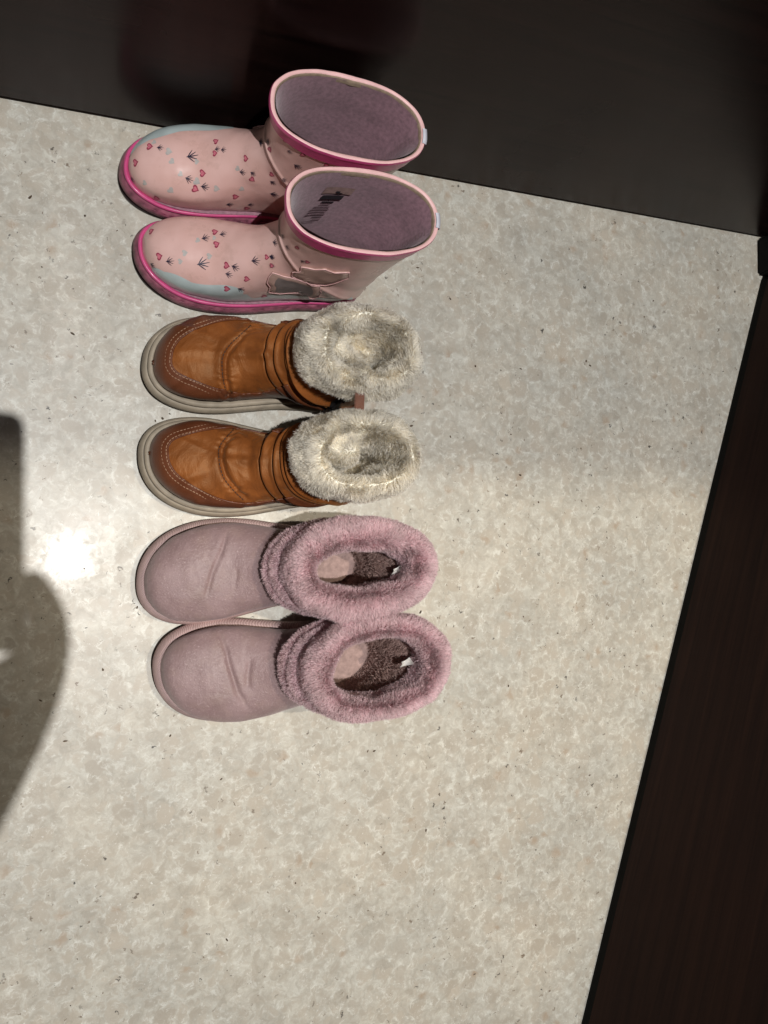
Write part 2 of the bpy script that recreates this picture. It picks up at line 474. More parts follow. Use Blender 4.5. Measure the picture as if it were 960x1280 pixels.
def outline(L, W, n=220):
    pts = np.array(PLAN + [PLAN[0], PLAN[1]])
    pts = np.vstack([pts[-3:-2] * 0 + np.array(PLAN[-1]), pts])
    k = len(PLAN)
    t = np.linspace(0, k, n, endpoint=False)
    i = np.floor(t).astype(int)
    f = (t - i)[:, None]
    g = lambda a: np.array(PLAN)[a % k]
    p0, p1, p2, p3 = g(i - 1), g(i), g(i + 1), g(i + 2)
    c = 0.5 * ((2 * p1) + (-p0 + p2) * f + (2 * p0 - 5 * p1 + 4 * p2 - p3) * f**2 + (-p0 + 3 * p1 - 3 * p2 + p3) * f**3)
    c = c * np.array([L, W])
    seg = np.r_[0, np.cumsum(np.linalg.norm(np.roll(c, -1, 0) - c, axis=1))]
    cc = np.vstack([c, c[:1]])
    s = np.linspace(0, seg[-1], n, endpoint=False)
    return np.stack([np.interp(s, seg, cc[:, 0]), np.interp(s, seg, cc[:, 1])], -1)

def offset_outline(c, d):
    tg = np.roll(c, -1, 0) - np.roll(c, 1, 0)
    tg /= np.linalg.norm(tg, axis=1)[:, None]
    nrm = np.stack([-tg[:, 1], tg[:, 0]], -1)     # outline runs clockwise seen from above: this points outwards
    return c + nrm * (d[:, None] if isinstance(d, np.ndarray) else d)

def mir(P, side):
    P = np.array(P, float)
    P[..., 1] *= side
    return P

def sole_loft(name, c, prof, mat, parent, side, zfun=None, cap=True):
    rows = []
    for z, d in prof:
        o = offset_outline(c, d)
        zz = np.full(len(o), z)
        if zfun is not None:
            zz = zz + zfun(o[:, 0]) * (z > 0.004)
        rows.append(np.column_stack([o, zz]))
    P = mir(np.array(rows), side)
    return grid_obj(name, P, mat, parent, True, side > 0, cap, cap)

class Upper:
    """Lofted boot upper: rings run from the toe tip over the instep and up the shaft."""
    def __init__(s, L, W, keys, side, nt=190, nk=176, inset=0.004, ntop=2.1, nbot=3.6, shaft_n=2.35, disp=None, bends=None):
        s.side = side
        t = np.linspace(0, 1, nt) ** 1.5
        K = hermite(keys, t)                     # uB zB uT zT ws blend
        uB, zB, uT, zT, ws, bl, vc = K.T
        bl = np.clip(bl, 0, 1)
        c = offset_outline(outline(L, W, 1600), -inset)
        u0 = c[:, 0].min()
        lat = c[c[:, 1] >= np.interp(c[:, 0], [0, L], [-.10 * W, 0])]
        med = c[c[:, 1] < np.interp(c[:, 0], [0, L], [-.10 * W, 0])]
        lat = lat[np.argsort(lat[:, 0])]
        med = med[np.argsort(med[:, 0])]
        um = 0.5 * (uB + uT) * 0.55 + uB * 0.45
        um = np.clip(um - uB[0] + u0, u0 + 1e-5, L * .86)
        vl = np.interp(um, lat[:, 0], lat[:, 1])
        vm = np.interp(um, med[:, 0], med[:, 1])
        mid, half = 0.5 * (vl + vm), np.maximum(0.5 * (vl - vm), 0.0004)
        half = half * (1 - bl) + ws * bl
        mid = mid * (1 - bl) + vc * bl
        th = np.linspace(0, 2 * np.pi, nk, endpoint=False)
        ct, st = np.cos(th), np.sin(th)
        n = np.where(ct[None] > 0, ntop, nbot) * (1 - bl[:, None]) + shaft_n * bl[:, None]
        a = 0.5 + 0.5 * np.sign(ct)[None] * np.abs(ct)[None] ** (2 / n)
        lv = np.sign(st)[None] * np.abs(st)[None] ** (2 / n)
        P = np.zeros((nt, nk, 3))
        P[..., 0] = uB[:, None] * (1 - a) + uT[:, None] * a
        P[..., 2] = zB[:, None] * (1 - a) + zT[:, None] * a
        P[..., 1] = mid[:, None] + half[:, None] * lv
        s.t, s.th, s.P = t, th, P
        s.T = np.repeat(t[:, None], nk, 1)
        s.TH = np.repeat(th[None], nt, 0)
        if disp is not None:
            s.P = P + s.normals(P) * disp(P, s.T, s.TH)[..., None]
        s.Nrm = s.normals(s.P)
        s.cen = s.P.mean(1)
        s.P = mir(s.P, side)
        s.Nrm = mir(s.Nrm, side)
        s.cen = mir(s.cen, side)
        F = grid_faces(nt, nk)
        s.bvh = BVHTree.FromPolygons([tuple(v) for v in s.P.reshape(-1, 3)], F.tolist())
    def normals(s, P):
        du = np.gradient(P, axis=0)
        dv = np.roll(P, -1, 1) - np.roll(P, 1, 1)
        n = np.cross(dv, du)
        n /= np.maximum(np.linalg.norm(n, axis=-1), 1e-12)[..., None]
        out = P - P.mean(1, keepdims=True)
        if (n * out).sum() < 0:
            n = -n
        return n
    def build(s, name, mat, parent, t1=1.0):
        k = s.t <= t1
        return grid_obj(name, s.P[k], mat, parent, True, s.side > 0, True, False)
    def clip(s, name, field, off, mat, parent, thick=0.0):
        """piece of the upper where field < 0, raised by off"""
        f = field(mir(s.P, s.side), s.T, s.TH)
        P = (s.P + s.Nrm * off).reshape(-1, 3)
        fl = f.reshape(-1)
        nt, nk = s.T.shape
        Q = grid_faces(nt, nk, True, s.side > 0)
        inside = (fl[Q] < 0)
        V, F, idx = [], [], {}
        def vid(a):
            if a not in idx:
                idx[a] = len(V); V.append(P[a])
            return idx[a]
        def eid(a, b):
            k = (a, b) if a < b else (b, a)
            if k not in idx:
                u = fl[k[0]] / (fl[k[0]] - fl[k[1]])
                idx[k] = len(V); V.append(P[k[0]] * (1 - u) + P[k[1]] * u)
            return idx[k]
        cnt = inside.sum(1)
        for q in Q[cnt == 4]:
            F.append([vid(int(a)) for a in q])
        for q in Q[(cnt > 0) & (cnt < 4)]:
            poly = []
            for e in range(4):
                a, b = int(q[e]), int(q[(e + 1) % 4])
                if fl[a] < 0:
                    poly.append(vid(a))
                if (fl[a] < 0) != (fl[b] < 0):
                    poly.append(eid(a, b))
            if len(poly) >= 3:
                F.append(poly)
        o = mesh_obj(name, V, F, mat, parent)
        if thick:
            sm = o.modifiers.new('thickness', 'SOLIDIFY')
            sm.thickness = thick
            sm.offset = -1
        return o
    def ring(s, t):
        i = np.clip(np.searchsorted(s.t, t), 1, len(s.t) - 1)
        f = (t - s.t[i - 1]) / (s.t[i] - s.t[i - 1])
        return s.P[i - 1] * (1 - f) + s.P[i] * f
    def shell(s, t0, t1, inset, n=60):
        """inner wall, from t1 at the rim down to t0"""
        rows = []
        for t in np.linspace(t1, t0, n):
            r = s.ring(t)
            c = r.mean(0)
            d = r - c
            l = np.linalg.norm(d, axis=1)[:, None]
            rows.append(c + d * np.maximum(l - inset, l * .4) / l)
        return np.array(rows)
    def drop(s, u, v, h=0.3):
        hit, nrm, _, _ = s.bvh.ray_cast(Vector((u, v, h)), Vector((0, 0, -1)))
        return hit, nrm
    def side_hit(s, u, z, sgn):
        hit, nrm, _, _ = s.bvh.ray_cast(Vector((u, sgn * 0.3, z)), Vector((0, -sgn, 0)))
        return hit, nrm

def decal(name, up, polys, place, mat, parent, off=0.0003):
    """flat print wrapped on the upper round an anchor point: place = (u, v, z, rotation)"""
    V, F = [], []
    hit, n, _, _ = up.bvh.find_nearest(Vector(place[:3]))
    if n.dot(hit - Vector(up.cen[np.argmin(np.linalg.norm(up.cen - np.array(hit), axis=1))])) < 0:
        n = -n
    ex = Vector((1, 0, 0)) - n * n.x
    ex.normalize()
    ey = n.cross(ex)
    rot = R(place[3])
    for poly in polys:
        poly = np.array(poly)
        ids = []
        for x, y in [poly.mean(0)] + list(poly):
            X = x * math.cos(rot) - y * math.sin(rot)
            Y = x * math.sin(rot) + y * math.cos(rot)
            h, nn, _, dist = up.bvh.ray_cast(hit + ex * X + ey * Y + n * .012, -n)
            if h is None or dist > .03:
                ids = None
                break
            ids.append(len(V)); V.append(h + n * off)
        if ids is None:
            continue
        for i in range(1, len(ids)):
            F.append((ids[0], ids[i], ids[1 + i % (len(ids) - 1)]))
    if F:
        return mesh_obj(name, V, F, mat, parent, True)

def surface_patch(name, up, pts, mat, parent, off, thick=0.0, shrink=1.0):
    """closed outline of surface points, snapped to the upper and filled"""
    pts = np.array(pts, float)
    pts = np.vstack([np.linspace(pts[i], pts[(i + 1) % len(pts)], 4)[:-1] for i in range(len(pts))])
    cn = pts.mean(0)
    rings = []
    for f in np.array([1.0, .75, .5, .25, .02]) * shrink:
        row = []
        for p in cn + (pts - cn) * f:
            h, n, _, _ = up.bvh.find_nearest(Vector(p))
            if n.y * p[1] < 0 and abs(n.y) > .2:
                n = -n
            row.append(np.array(h + n * off))
        rings.append(row)
    P = np.array(rings)
    a = P.reshape(-1, 3)
    o = grid_obj(name, P, mat, parent, True, False, False, True)
    if thick:
        sm = o.modifiers.new('thickness', 'SOLIDIFY'); sm.thickness = thick; sm.offset = 0
    return o

def heart(s, n=26):
    a = np.linspace(0, 2 * np.pi, n, endpoint=False)
    x = 16 * np.sin(a) ** 3
    y = 13 * np.cos(a) - 5 * np.cos(2 * a) - 2 * np.cos(3 * a) - np.cos(4 * a)
    return np.stack([x, y], -1) * s / 32.0

def strokes(segs, wdt):
    out = []
    for (x0, y0), (x1, y1) in segs:
        d = np.array([x1 - x0, y1 - y0]); l = np.linalg.norm(d); d /= l
        nn = np.array([-d[1], d[0]])
        a, b = np.array([x0, y0]), np.array([x1, y1])
        mdl = (a + b) / 2
        out.append([a + nn * wdt * .35, mdl + nn * wdt * .6, b + nn * wdt * .25, b - nn * wdt * .25, mdl - nn * wdt * .6, a - nn * wdt * .35])
    return out

def birdfoot(s, w_=0.0011):
    segs = [((0, -.45 * s), (0, .5 * s)), ((0, -.3 * s), (.28 * s, .34 * s)), ((0, -.3 * s), (-.28 * s, .34 * s)), ((0, -.36 * s), (.48 * s, .10 * s)), ((0, -.36 * s), (-.48 * s, .10 * s))]
    return strokes(segs, w_)

def tube_along(name, pts, rad, mat, parent, closed=False, k=8, flat=1.0):
    pts = np.array(pts, float)
    n = len(pts)
    tg = (np.roll(pts, -1, 0) - np.roll(pts, 1, 0)) if closed else np.gradient(pts, axis=0)
    tg /= np.linalg.norm(tg, axis=1)[:, None]
    ref = np.array([0, 0, 1.0])
    a = np.cross(tg, ref); a /= np.maximum(np.linalg.norm(a, axis=1), 1e-9)[:, None]
    b = np.cross(a, tg)
    th = np.linspace(0, 2 * np.pi, k, endpoint=False)
    rad = np.broadcast_to(np.asarray(rad, float), (n,))
    P = pts[:, None] + rad[:, None, None] * (a[:, None] * np.cos(th)[None, :, None] + flat * b[:, None] * np.sin(th)[None, :, None])
    if closed:
        P = np.concatenate([P, P[:1]], 0)
    return grid_obj(name, P, mat, parent, True, False, not closed, not closed)

def resample(pts, step, closed=False):
    pts = np.array(pts, float)
    if closed:
        pts = np.vstack([pts, pts[:1]])
    s = np.r_[0, np.cumsum(np.linalg.norm(np.diff(pts, axis=0), axis=1))]
    q = np.arange(0, s[-1], step)
    return np.stack([np.interp(q, s, pts[:, i]) for i in range(3)], -1)

def resample_smooth(pts, n=40):
    pts = np.array(pts, float)
    return hermite(np.column_stack([np.linspace(0, 1, len(pts)), pts]), np.linspace(0, 1, n))

def stitches(name, curves, mat, parent, step=0.0034, ln=0.0023, wd=0.00042):
    """dashes of thread along curves on the surface"""
    V, F = [], []
    for c in curves:
        q = resample(c, step / 2)
        for i in range(0, len(q) - 2, 2):
            a = q[i]; d = q[i + 1] - a
            l = np.linalg.norm(d)
            if l < 1e-6:
                continue
            d = d / l
            b = a + d * ln
            sd = np.cross(d, (0, 0, 1.0)); sd /= max(np.linalg.norm(sd), 1e-6)
            u_ = np.cross(sd, d)
            k = len(V)
            for p, h in ((a, .3), ((a + b) / 2, 1.0), (b, .3)):
                for x, y in ((1, -.6), (1, .5 * h), (0, h), (-1, .5 * h), (-1, -.6)):
                    V.append(p + sd * x * wd + u_ * y * wd * 1.2)
            for r in range(2):
                for j in range(5):
                    F.append((k + r * 5 + j, k + r * 5 + (j + 1) % 5, k + (r + 1) * 5 + (j + 1) % 5, k + (r + 1) * 5 + j))
    o = mesh_obj(name, V, F, mat, parent)
    o['kind'] = 'stuff'
    return o

def fur(name, base_objs, count, length, mat, parent, width=0.0005, clump=0.55, curl=0.35, seed=0, bias=(0, 0, 0), lenfun=None, per=14, droop=0.0, comb=None, lift=.55, nscale=(90, 260), rnd=.30, fine_=.8):
    """pile of real strands standing on the triangles of base meshes (same local frame)"""
    r = np.random.default_rng(seed)
    T, NV = [], []
    for o in base_objs:
        me = o.data
        me.calc_loop_triangles()
        nv = len(me.vertices)
        co = np.zeros(nv * 3); me.vertices.foreach_get('co', co); co = co.reshape(-1, 3)
        nn = np.zeros(nv * 3); me.vertices.foreach_get('normal', nn); nn = nn.reshape(-1, 3)
        tri = np.zeros(len(me.loop_triangles) * 3, int); me.loop_triangles.foreach_get('vertices', tri); tri = tri.reshape(-1, 3)
        T.append(co[tri]); NV.append(nn[tri])
    T = np.concatenate(T); NV = np.concatenate(NV)
    ar = np.linalg.norm(np.cross(T[:, 1] - T[:, 0], T[:, 2] - T[:, 0]), axis=1)
    k = r.choice(len(T), count, p=ar / ar.sum())
    a, b = r.random(count), r.random(count)
    sw = a + b > 1
    a[sw], b[sw] = 1 - a[sw], 1 - b[sw]
    c = 1 - a - b
    P = T[k, 0] * c[:, None] + T[k, 1] * a[:, None] + T[k, 2] * b[:, None]
    Nn = NV[k, 0] * c[:, None] + NV[k, 1] * a[:, None] + NV[k, 2] * b[:, None]
    Nn /= np.maximum(np.linalg.norm(Nn, axis=1), 1e-9)[:, None]
    ns = np.stack([vnoise(P, nscale[0], seed + 1), vnoise(P, nscale[0], seed + 2), vnoise(P, nscale[0], seed + 3)], -1)
    ns2 = np.stack([vnoise(P, nscale[1], seed + 4), vnoise(P, nscale[1], seed + 5), vnoise(P, nscale[1], seed + 6)], -1)
    tang = curl * ns + curl * fine_ * ns2 + rnd * r.normal(size=(count, 3))
    if comb is not None:
        tang = tang + comb(P)
    tang -= Nn * (tang * Nn).sum(1)[:, None]
    D = Nn * lift + tang + np.array(bias)
    D /= np.linalg.norm(D, axis=1)[:, None]
    ln = length * r.uniform(.6, 1.15, count) * (1 + .25 * vnoise(P, 70, seed + 9))
    if lenfun is not None:
        ln = ln * lenfun(P)
    tip = P + D * ln[:, None]
    tip[:, 2] -= droop * ln
    # clumps
    nc = max(4, count // per)
    kd = KDTree(nc)
    for i in range(nc):
        kd.insert(P[i], i)
    kd.balance()
    near = np.array([kd.find(p)[1] for p in P])
    cs = clump * r.uniform(.3, 1.0, count)
    pull_ = tip[near] - tip
    pl_ = np.linalg.norm(pull_, axis=1)[:, None]
    pull_ *= np.minimum(1.0, .45 * ln[:, None] / np.maximum(pl_, 1e-9))
    tip = tip + pull_ * cs[:, None]
    mid = P * .5 + tip * .5 + Nn * (ln * .20)[:, None] + 0.10 * ln[:, None] * r.normal(size=(count, 3))
    sd = np.cross(tip - P, Nn + .35 * r.normal(size=(count, 3)))
    sd /= np.maximum(np.linalg.norm(sd, axis=1), 1e-9)[:, None]
    wd = (width * r.uniform(.6, 1.3, count))[:, None] * .5
    V = np.stack([P - sd * wd, P + sd * wd, mid + sd * wd * .8, mid - sd * wd * .8, tip], 1).reshape(-1, 3)
    base = (np.arange(count) * 5)[:, None]
    tri = (base[:, :, None] + np.array([[0, 1, 2], [0, 2, 3], [3, 2, 4]])[None]).reshape(-1, 3)
    me = bpy.data.meshes.new(name)
    me.vertices.add(len(V)); me.vertices.foreach_set('co', V.astype(np.float32).ravel())
    me.loops.add(tri.size); me.loops.foreach_set('vertex_index', tri.astype(np.int32).ravel())
    me.polygons.add(len(tri))
    me.polygons.foreach_set('loop_start', (np.arange(len(tri)) * 3).astype(np.int32))
    me.update(calc_edges=True)
    al = me.attributes.new('along', 'FLOAT', 'POINT')
    al.data.foreach_set('value', np.tile(np.array([0, 0, .55, .55, 1.0]), count).astype(np.float32))
    sh = me.attributes.new('shade', 'FLOAT', 'POINT')
    sv = np.clip(.5 + .35 * vnoise(P, 130, seed + 12) + .22 * r.normal(size=count), 0, 1)
    sh.data.foreach_set('value', np.repeat(sv, 5).astype(np.float32))
    me.polygons.foreach_set('use_smooth', [True] * len(me.polygons))
    me.materials.append(mat)
    o = link(bpy.data.objects.new(name, me), parent)
    o['kind'] = 'stuff'
    return o

def crease(u, v, pts, wdt, amp, ridge=0.6):
    """a fold line across the foot: a narrow groove with a rounded ridge on its toe side"""
    pts = np.array(pts, float)
    best = np.full(u.shape, 1e9); sg = np.zeros(u.shape); al = np.zeros(u.shape)
    n = len(pts) - 1
    for i in range(n):
        a, b = pts[i], pts[i + 1]
        d = b - a; l = np.linalg.norm(d); d = d / l
        x, y = u - a[0], v - a[1]
        s = np.clip(x * d[0] + y * d[1], 0, l)
        dx, dy = x - s * d[0], y - s * d[1]
        dist = np.hypot(dx, dy)
        m_ = dist < best
        best = np.where(m_, dist, best)
        sg = np.where(m_, np.sign(x * d[1] - y * d[0]), sg)
        al = np.where(m_, (i + s / l) / n, al)
    taper = np.clip(np.minimum(al, 1 - al) * 4, 0, 1) ** .7
    x = best * sg
    return amp * taper * (-np.exp(-(x / wdt) ** 2) + ridge * np.exp(-((x - 2.0 * wdt) / (1.8 * wdt)) ** 2) + ridge * .7 * np.exp(-((x + 2.4 * wdt) / (2.2 * wdt)) ** 2))

def smooth(x, a, b):
    s = np.clip((x - a) / (b - a), 0, 1)
    return s * s * (3 - 2 * s)

# ------------------------------------------------------------------ the setting
WA, WB = np.array([-0.046, 0.408]), np.array([0.943, 0.430])
wd_ = (WB - WA) / np.linalg.norm(WB - WA)
wang = math.atan2(wd_[1], wd_[0])

def floor_mesh():
    V = [(-1.6, -2.2, 0), (2.0, -2.2, 0), (2.0, 0.75, 0), (-1.6, 0.75, 0)]
    o = mesh_obj('floor', V, [(0, 1, 2, 3)], M['floor'], None, False)
    o['kind'] = 'structure'
    return o
floor_mesh()

# dark veneered wall behind the boots; local x runs along the wall
wall = thing('wall_panel', 'dark brown wood veneer wall panel behind the pink rubber boots', 'wall', (WB[0], WB[1], 0), math.degrees(wang))
box_obj('panel', (-2.3, 0.0, 0.006), (0.012, 0.04, 2.3), M['wood_wall'], wall, 0.0015)
box_obj('plinth', (-2.3, 0.005, 0.0), (0.012, 0.035, 0.0055), M['black'], wall)

# dark door leaf on the right, standing at an angle
DA, DB = np.array([0.950, 0.374]), np.array([0.620, -0.608])
dd = (DB - DA) / np.linalg.norm(DB - DA)
dang = math.degrees(math.atan2(dd[1], dd[0]))
door = thing('door_leaf', 'dark brown wooden door leaf with black strip as shade in its bottom gap at the right edge', 'door', (DA[0], DA[1], 0), dang)
box_obj('leaf', (0.0, 0.0, 0.0135), (1.75, 0.042, 2.1), M['wood_door'], door, 0.002)
box_obj('gap_shade_strip', (0.004, 0.0035, 0.0), (1.746, 0.038, 0.0130), M['black'], door)  # black strip stands in for the shade in the gap under the door

jamb = thing('door_jamb', 'narrow black jamb in the corner between wall panel and door leaf', 'door jamb', (0.944, 0.400, 0), 0)
box_obj('post', (0.0, -0.026, 0.0), (0.05, 0.028, 2.2), M['black'], jamb, 0.003)

# unseen slab added to keep the warm spot off the floor near the wall
blocker = box_obj('spot_blocker', (-1.4, 0.0965, 2.10), (1.4, 0.46, 2.16), M['wood_wall'], None, 0.001)
blocker['kind'] = 'structure'

# ------------------------------------------------------------------ pink rubber boots
RL, RW, RH = 0.243, 0.091, 0.180
# t, uB, zB, uT, zT, half width of shaft, blend to shaft, shaft centre v
RKEYS = [(0.00, .0074, .0310, .0074, .0314, .036, 0, 0), (0.03, .0085, .022, .0095, .0415, .036, 0, 0), (0.08, .016, .018, .017, .050, .036, 0, 0),
         (0.18, .045, .013, .037, .060, .036, 0, 0), (0.30, .088, .013, .067, .070, .036, 0, 0), (0.42, .135, .013, .090, .086, .037, .1, 0),
         (0.52, .180, .013, .105, .100, .037, .4, 0), (0.60, .222, .014, .113, .116, .036, .8, 0), (0.68, .241, .030, .117, .129, .0355, 1, 0),
         (0.78, .240, .075, .116, .143, .035, 1, 0), (0.88, .244, .120, .113, .158, .0355, 1, 0), (1.00, .251, RH, .108, RH - .002, .0365, 1, 0)]

def rubber_boot(side, label, loc, rot, seed, medial_decals, top_marks, with_label, shaft_v):
    t = thing('rubber_boot', label, 'boot', loc, rot, 'pair of pink rubber boots')
    keys = [k[:7] + (shaft_v * smooth(np.array(k[0]), .5, 1.0),) for k in RKEYS]
    def disp(P, T, TH):
        d = 0.0006 * vnoise(P, 45, seed) + 0.00025 * vnoise(P, 120, seed + 1)
        front = np.cos(TH)
        d += 0.0016 * np.exp(-((T - .665) / .008) ** 2)                       # moulded line round the ankle
        d += -0.0022 * np.exp(-((T - .60) / .05) ** 2) * smooth(front, .0, .8)
        d += 0.0012 * np.sin(T * 60 + 1.5 * vnoise(P, 30, seed + 4)) * np.exp(-((T - .70) / .06) ** 2) * smooth(-front, -.6, .3)
        return d
    up = Upper(RL, RW, keys, side, disp=disp, inset=.0074, nbot=4.2, ntop=2.05)
    upper = up.build('upper', M['rubber'], t, .985)
    c = outline(RL, RW)
    zf = lambda u: 0.008 * (1 - smooth(u, 0.0, .055)) + 0.003 * smooth(u, .15, .24)
    sole_loft('outsole', c, [(0.0, -.008), (0.0012, -.004), (0.004, -.0002), (0.0052, -.0006)], M['outsole'], t, side)
    fx = sole_loft('foxing', c, [(0.0050, -.0016), (0.0054, .0002), (0.010, -.0010), (0.0185, -.0042), (0.0190, -.008)], M['soledark'], t, side, zf)
    sole_loft('foxing_edge', c, [(0.0180, -.0050), (0.0182, -.0036), (0.0192, -.0032), (0.0206, -.0040), (0.0212, -.0052), (0.0208, -.0064), (0.018, -.010)], M['magenta'], t, side, zf, cap=False)
    # small moulded lozenges on the foxing
    V, F = [], []
    o1 = offset_outline(c, -.0015)
    for i in range(0, len(o1), 4):
        u0 = o1[i][0]
        z0 = .0085 + zf(u0) * .6
        tg = o1[(i + 1) % len(o1)] - o1[i - 1]; tg /= np.linalg.norm(tg)
        k = len(V)
        for du, dz in ((-.0042, -.0016), (.0012, -.0022), (.0042, .0016), (-.0012, .0024)):
            V.append((o1[i][0] + tg[0] * du, (o1[i][1] + tg[1] * du) * side, z0 + dz + .003))
        F.append((k, k + 1, k + 2, k + 3))
    lz = mesh_obj('lozenge_print', V, F, M['magenta'], t, False)
    lz['kind'] = 'stuff'
    # top band, rim and lining
    band = up.clip('top_band', lambda P, T, TH: np.maximum(RH - .0165 - P[..., 2], .7 - T), .0010, M['magenta'], t)
    rim = up.ring(1.0)
    cen = rim.mean(0)
    d = rim - cen; l = np.linalg.norm(d[:, :2], axis=1)[:, None]
    rows = []
    for off, z in ((.0013, -.0035), (.0016, -.001), (.0008, .0009), (-.0006, .0013), (-.0018, .0010), (-.0028, .0002), (-.0030, -.003)):
        rows.append(np.column_stack([(cen + d * (l + off) / l)[:, :2], rim[:, 2] + z]))
    rows = np.array(rows)
    grid_obj('rim', rows[2:6], M['palepink'], t, True, side < 0)
    grid_obj('rim_edge', rows[:3], M['magenta'], t, True, side < 0)
    rows = []
    for off, z in ((-.0027, .0003), (-.0034, -.0004), (-.0040, -.0020), (-.0044, -.005)):
        jit = .0003 * vnoise(rim, 300, seed + 3)[:, None]
        rows.append(np.column_stack([(cen + d * (l + off + jit) / l)[:, :2], rim[:, 2] + z]))
    grid_obj('edge_tape', np.array(rows), M['tape'], t, True, side < 0)
    th_ = np.linspace(0, 2 * np.pi, 120, endpoint=False)
    lk = [(RH - .002, .1120, .2475, .0330), (.165, .1165, .2430, .0312), (.140, .1230, .2380, .0300), (.115, .1260, .2330, .0285), (.095, .1230, .2310, .0270), (.075, .1060, .2290, .0255), (.050, .0850, .2280, .0245), (.024, .0700, .2260, .0240)]
    lk = hermite(np.array([(-k[0],) + k for k in lk]), -np.linspace(RH - .002, .024, 60))
    sh = []
    for z, u0, u1, hw in lk:
        cx = np.sign(np.cos(th_)) * np.abs(np.cos(th_)) ** .9
        sx = np.sign(np.sin(th_)) * np.abs(np.sin(th_)) ** .9
        vv = shaft_v * side * smooth(np.array(z), .05, RH)
        sh.append(np.stack([(u0 + u1) / 2 + (u1 - u0) / 2 * cx, vv + hw * sx, np.full(120, z)], -1))
    sh = np.array(sh)
    sh = sh + .0005 * vnoise(sh, 60, seed + 8)[..., None]
    lin_o = grid_obj('lining', sh, M['lining'], t, True, False, False, True)
    fl = offset_outline(outline(RL - .02, RW - .012), 0) + np.array([.010, 0])
    mesh_obj('insole', mir(np.column_stack([fl, np.full(len(fl), .0225)]), side), [list(range(len(fl)))[::(-1 if side > 0 else 1)]], M['lining'], t)
    # zigzag seam on the lining at the back
    bvh = BVHTree.FromPolygons([tuple(v) for v in sh.reshape(-1, 3)], grid_faces(*sh.shape[:2]).tolist())
    V, F = [], []
    for i in range(26):
        f = i / 25
        z = RH - .008 - .105 * f
        v0 = side * .003
        hit, nrm, _, _ = bvh.ray_cast(Vector((.19, -v0 if False else v0 + (-.010 if side < 0 else .010) * 0, z)), Vector((1, 0, 0)))
        if hit is None:
            continue
        k = len(V)
        for dy, dz in ((-.0030, -.0012), (-.0030, -.0004), (.0030, .0012), (.0030, .0004)):
            V.append((hit.x - .0014, hit.y + dy, hit.z + dz))
        F.append((k, k + 1, k + 2, k + 3))
    if F:
        st = mesh_obj('lining_stitches', V, F, M['paletag'], t, False)
        st['kind'] = 'stuff'
    # reflective strip over the back of the rim
    hi = np.argsort(-rim[:, 0])[0]
    idx = [(hi + j) % len(rim) for j in range(-4, 5)]
    rows = []
    for off, z in ((.0022, -.030), (.0026, -.004), (.0026, .0012), (-.0006, .0024), (-.0020, .0022)):
        q = cen + d[idx] * (l[idx] + off) / l[idx]
        zz = rim[idx][:, 2] + z
        if z < -.01:
            q = q + np.array([-.0026, 0, 0])
        rows.append(np.column_stack([q[:, :2], zz]))
    grid_obj('back_strip', np.array(rows), M['reflect'], t, False, side < 0)
    # pale blue wave along the lateral side
    def blue(P, T, TH):
        u, v = P[..., 0], P[..., 1]
        edge = np.interp(u, [.010, .014, .025, .050, .075, .10, .125, .15, .19], [.002, .007, .015, .0235, .0268, .0295, .0285, .026, .022]) + (-.0040 if side > 0 else .0060) + .0010 * np.sin(u * 120 + 1)
        return np.maximum(np.maximum(edge - v, T - .69), np.where(u > .10, P[..., 2] - .050, -1.0))
    up.clip('wave_print', blue, .00025, M['blue'], t)
    # printed hearts, leaves and dots
    for kind, (u, v, z), rot_, sz in top_marks:
        sz *= .76
        p = (u, v, z, rot_)
        if kind == 'H':
            decal('heart_print', up, [heart(sz)], p, M['heartline'], t, .00045)
            decal('heart_fill_print', up, [heart(sz * .64)], p, M['heartfill'], t, .00065)
        elif kind == 'B':
            decal('pale_heart_print', up, [heart(sz)], p, M['bluebit'], t, .0004)
        else:
            decal('leaf_print', up, birdfoot(sz * 1.15, sz * .085), p, M['navy'], t, .0005)
    # raised animal figure on the lateral side, grey with a beige rim
    for nm, pts in (('figure_relief', FIG_BODY), ('wing_relief', FIG_WING)):
        pts = mir(pts, -side)
        fo = surface_patch(nm, up, pts, M['figedge'], t, .0010, .0016)
        npt = 3 * len(pts)
        ol = np.array([fo.data.vertices[i].co[:] for i in range(npt)])
        tube_along(nm.replace('relief', 'outline'), ol + np.array([0, side * .0008, .0002]), .00045, M['palepink'], fo, True, 6)
        surface_patch(nm.replace('relief', 'print'), up, pts, M['greyfig'] if nm[0] == 'f' else M['figedge'], t, .0022, 0, .72)
    if with_label:
        # printed size label inside the shaft wall that faces the camera
        V0 = []
        def wallrect(nm, x0, x1, z0, z1, mat, off):
            V, F = [], []
            nx = 30
            for i in range(nx + 1):
                x = x0 + (x1 - x0) * i / nx
                for z in (z0, z1):
                    hit, nrm, _, _ = bvh.ray_cast(Vector((x + (z - .15) * .10, 0.0, z)), Vector((0, 1, 0)))
                    V.append((hit.x, hit.y - off, hit.z))
            for i in range(nx):
                F.append((2 * i, 2 * i + 1, 2 * i + 3, 2 * i + 2))
            return mesh_obj(nm, V, F, mat, t)
        wallrect('label_patch', .152, .180, .146, .157, M['paletag'], .0013)
        wallrect('label_bar', .1535, .1745, .1375, .1445, M['print_black'], .0020)
        V, F = [], []
        wallrect('label_text', .164, .168, .1490, .1515, M['print_black'], .0020)
        wallrect('label_text', .165, .171, .1478, .1490, M['print_black'], .0020)
        y = .133
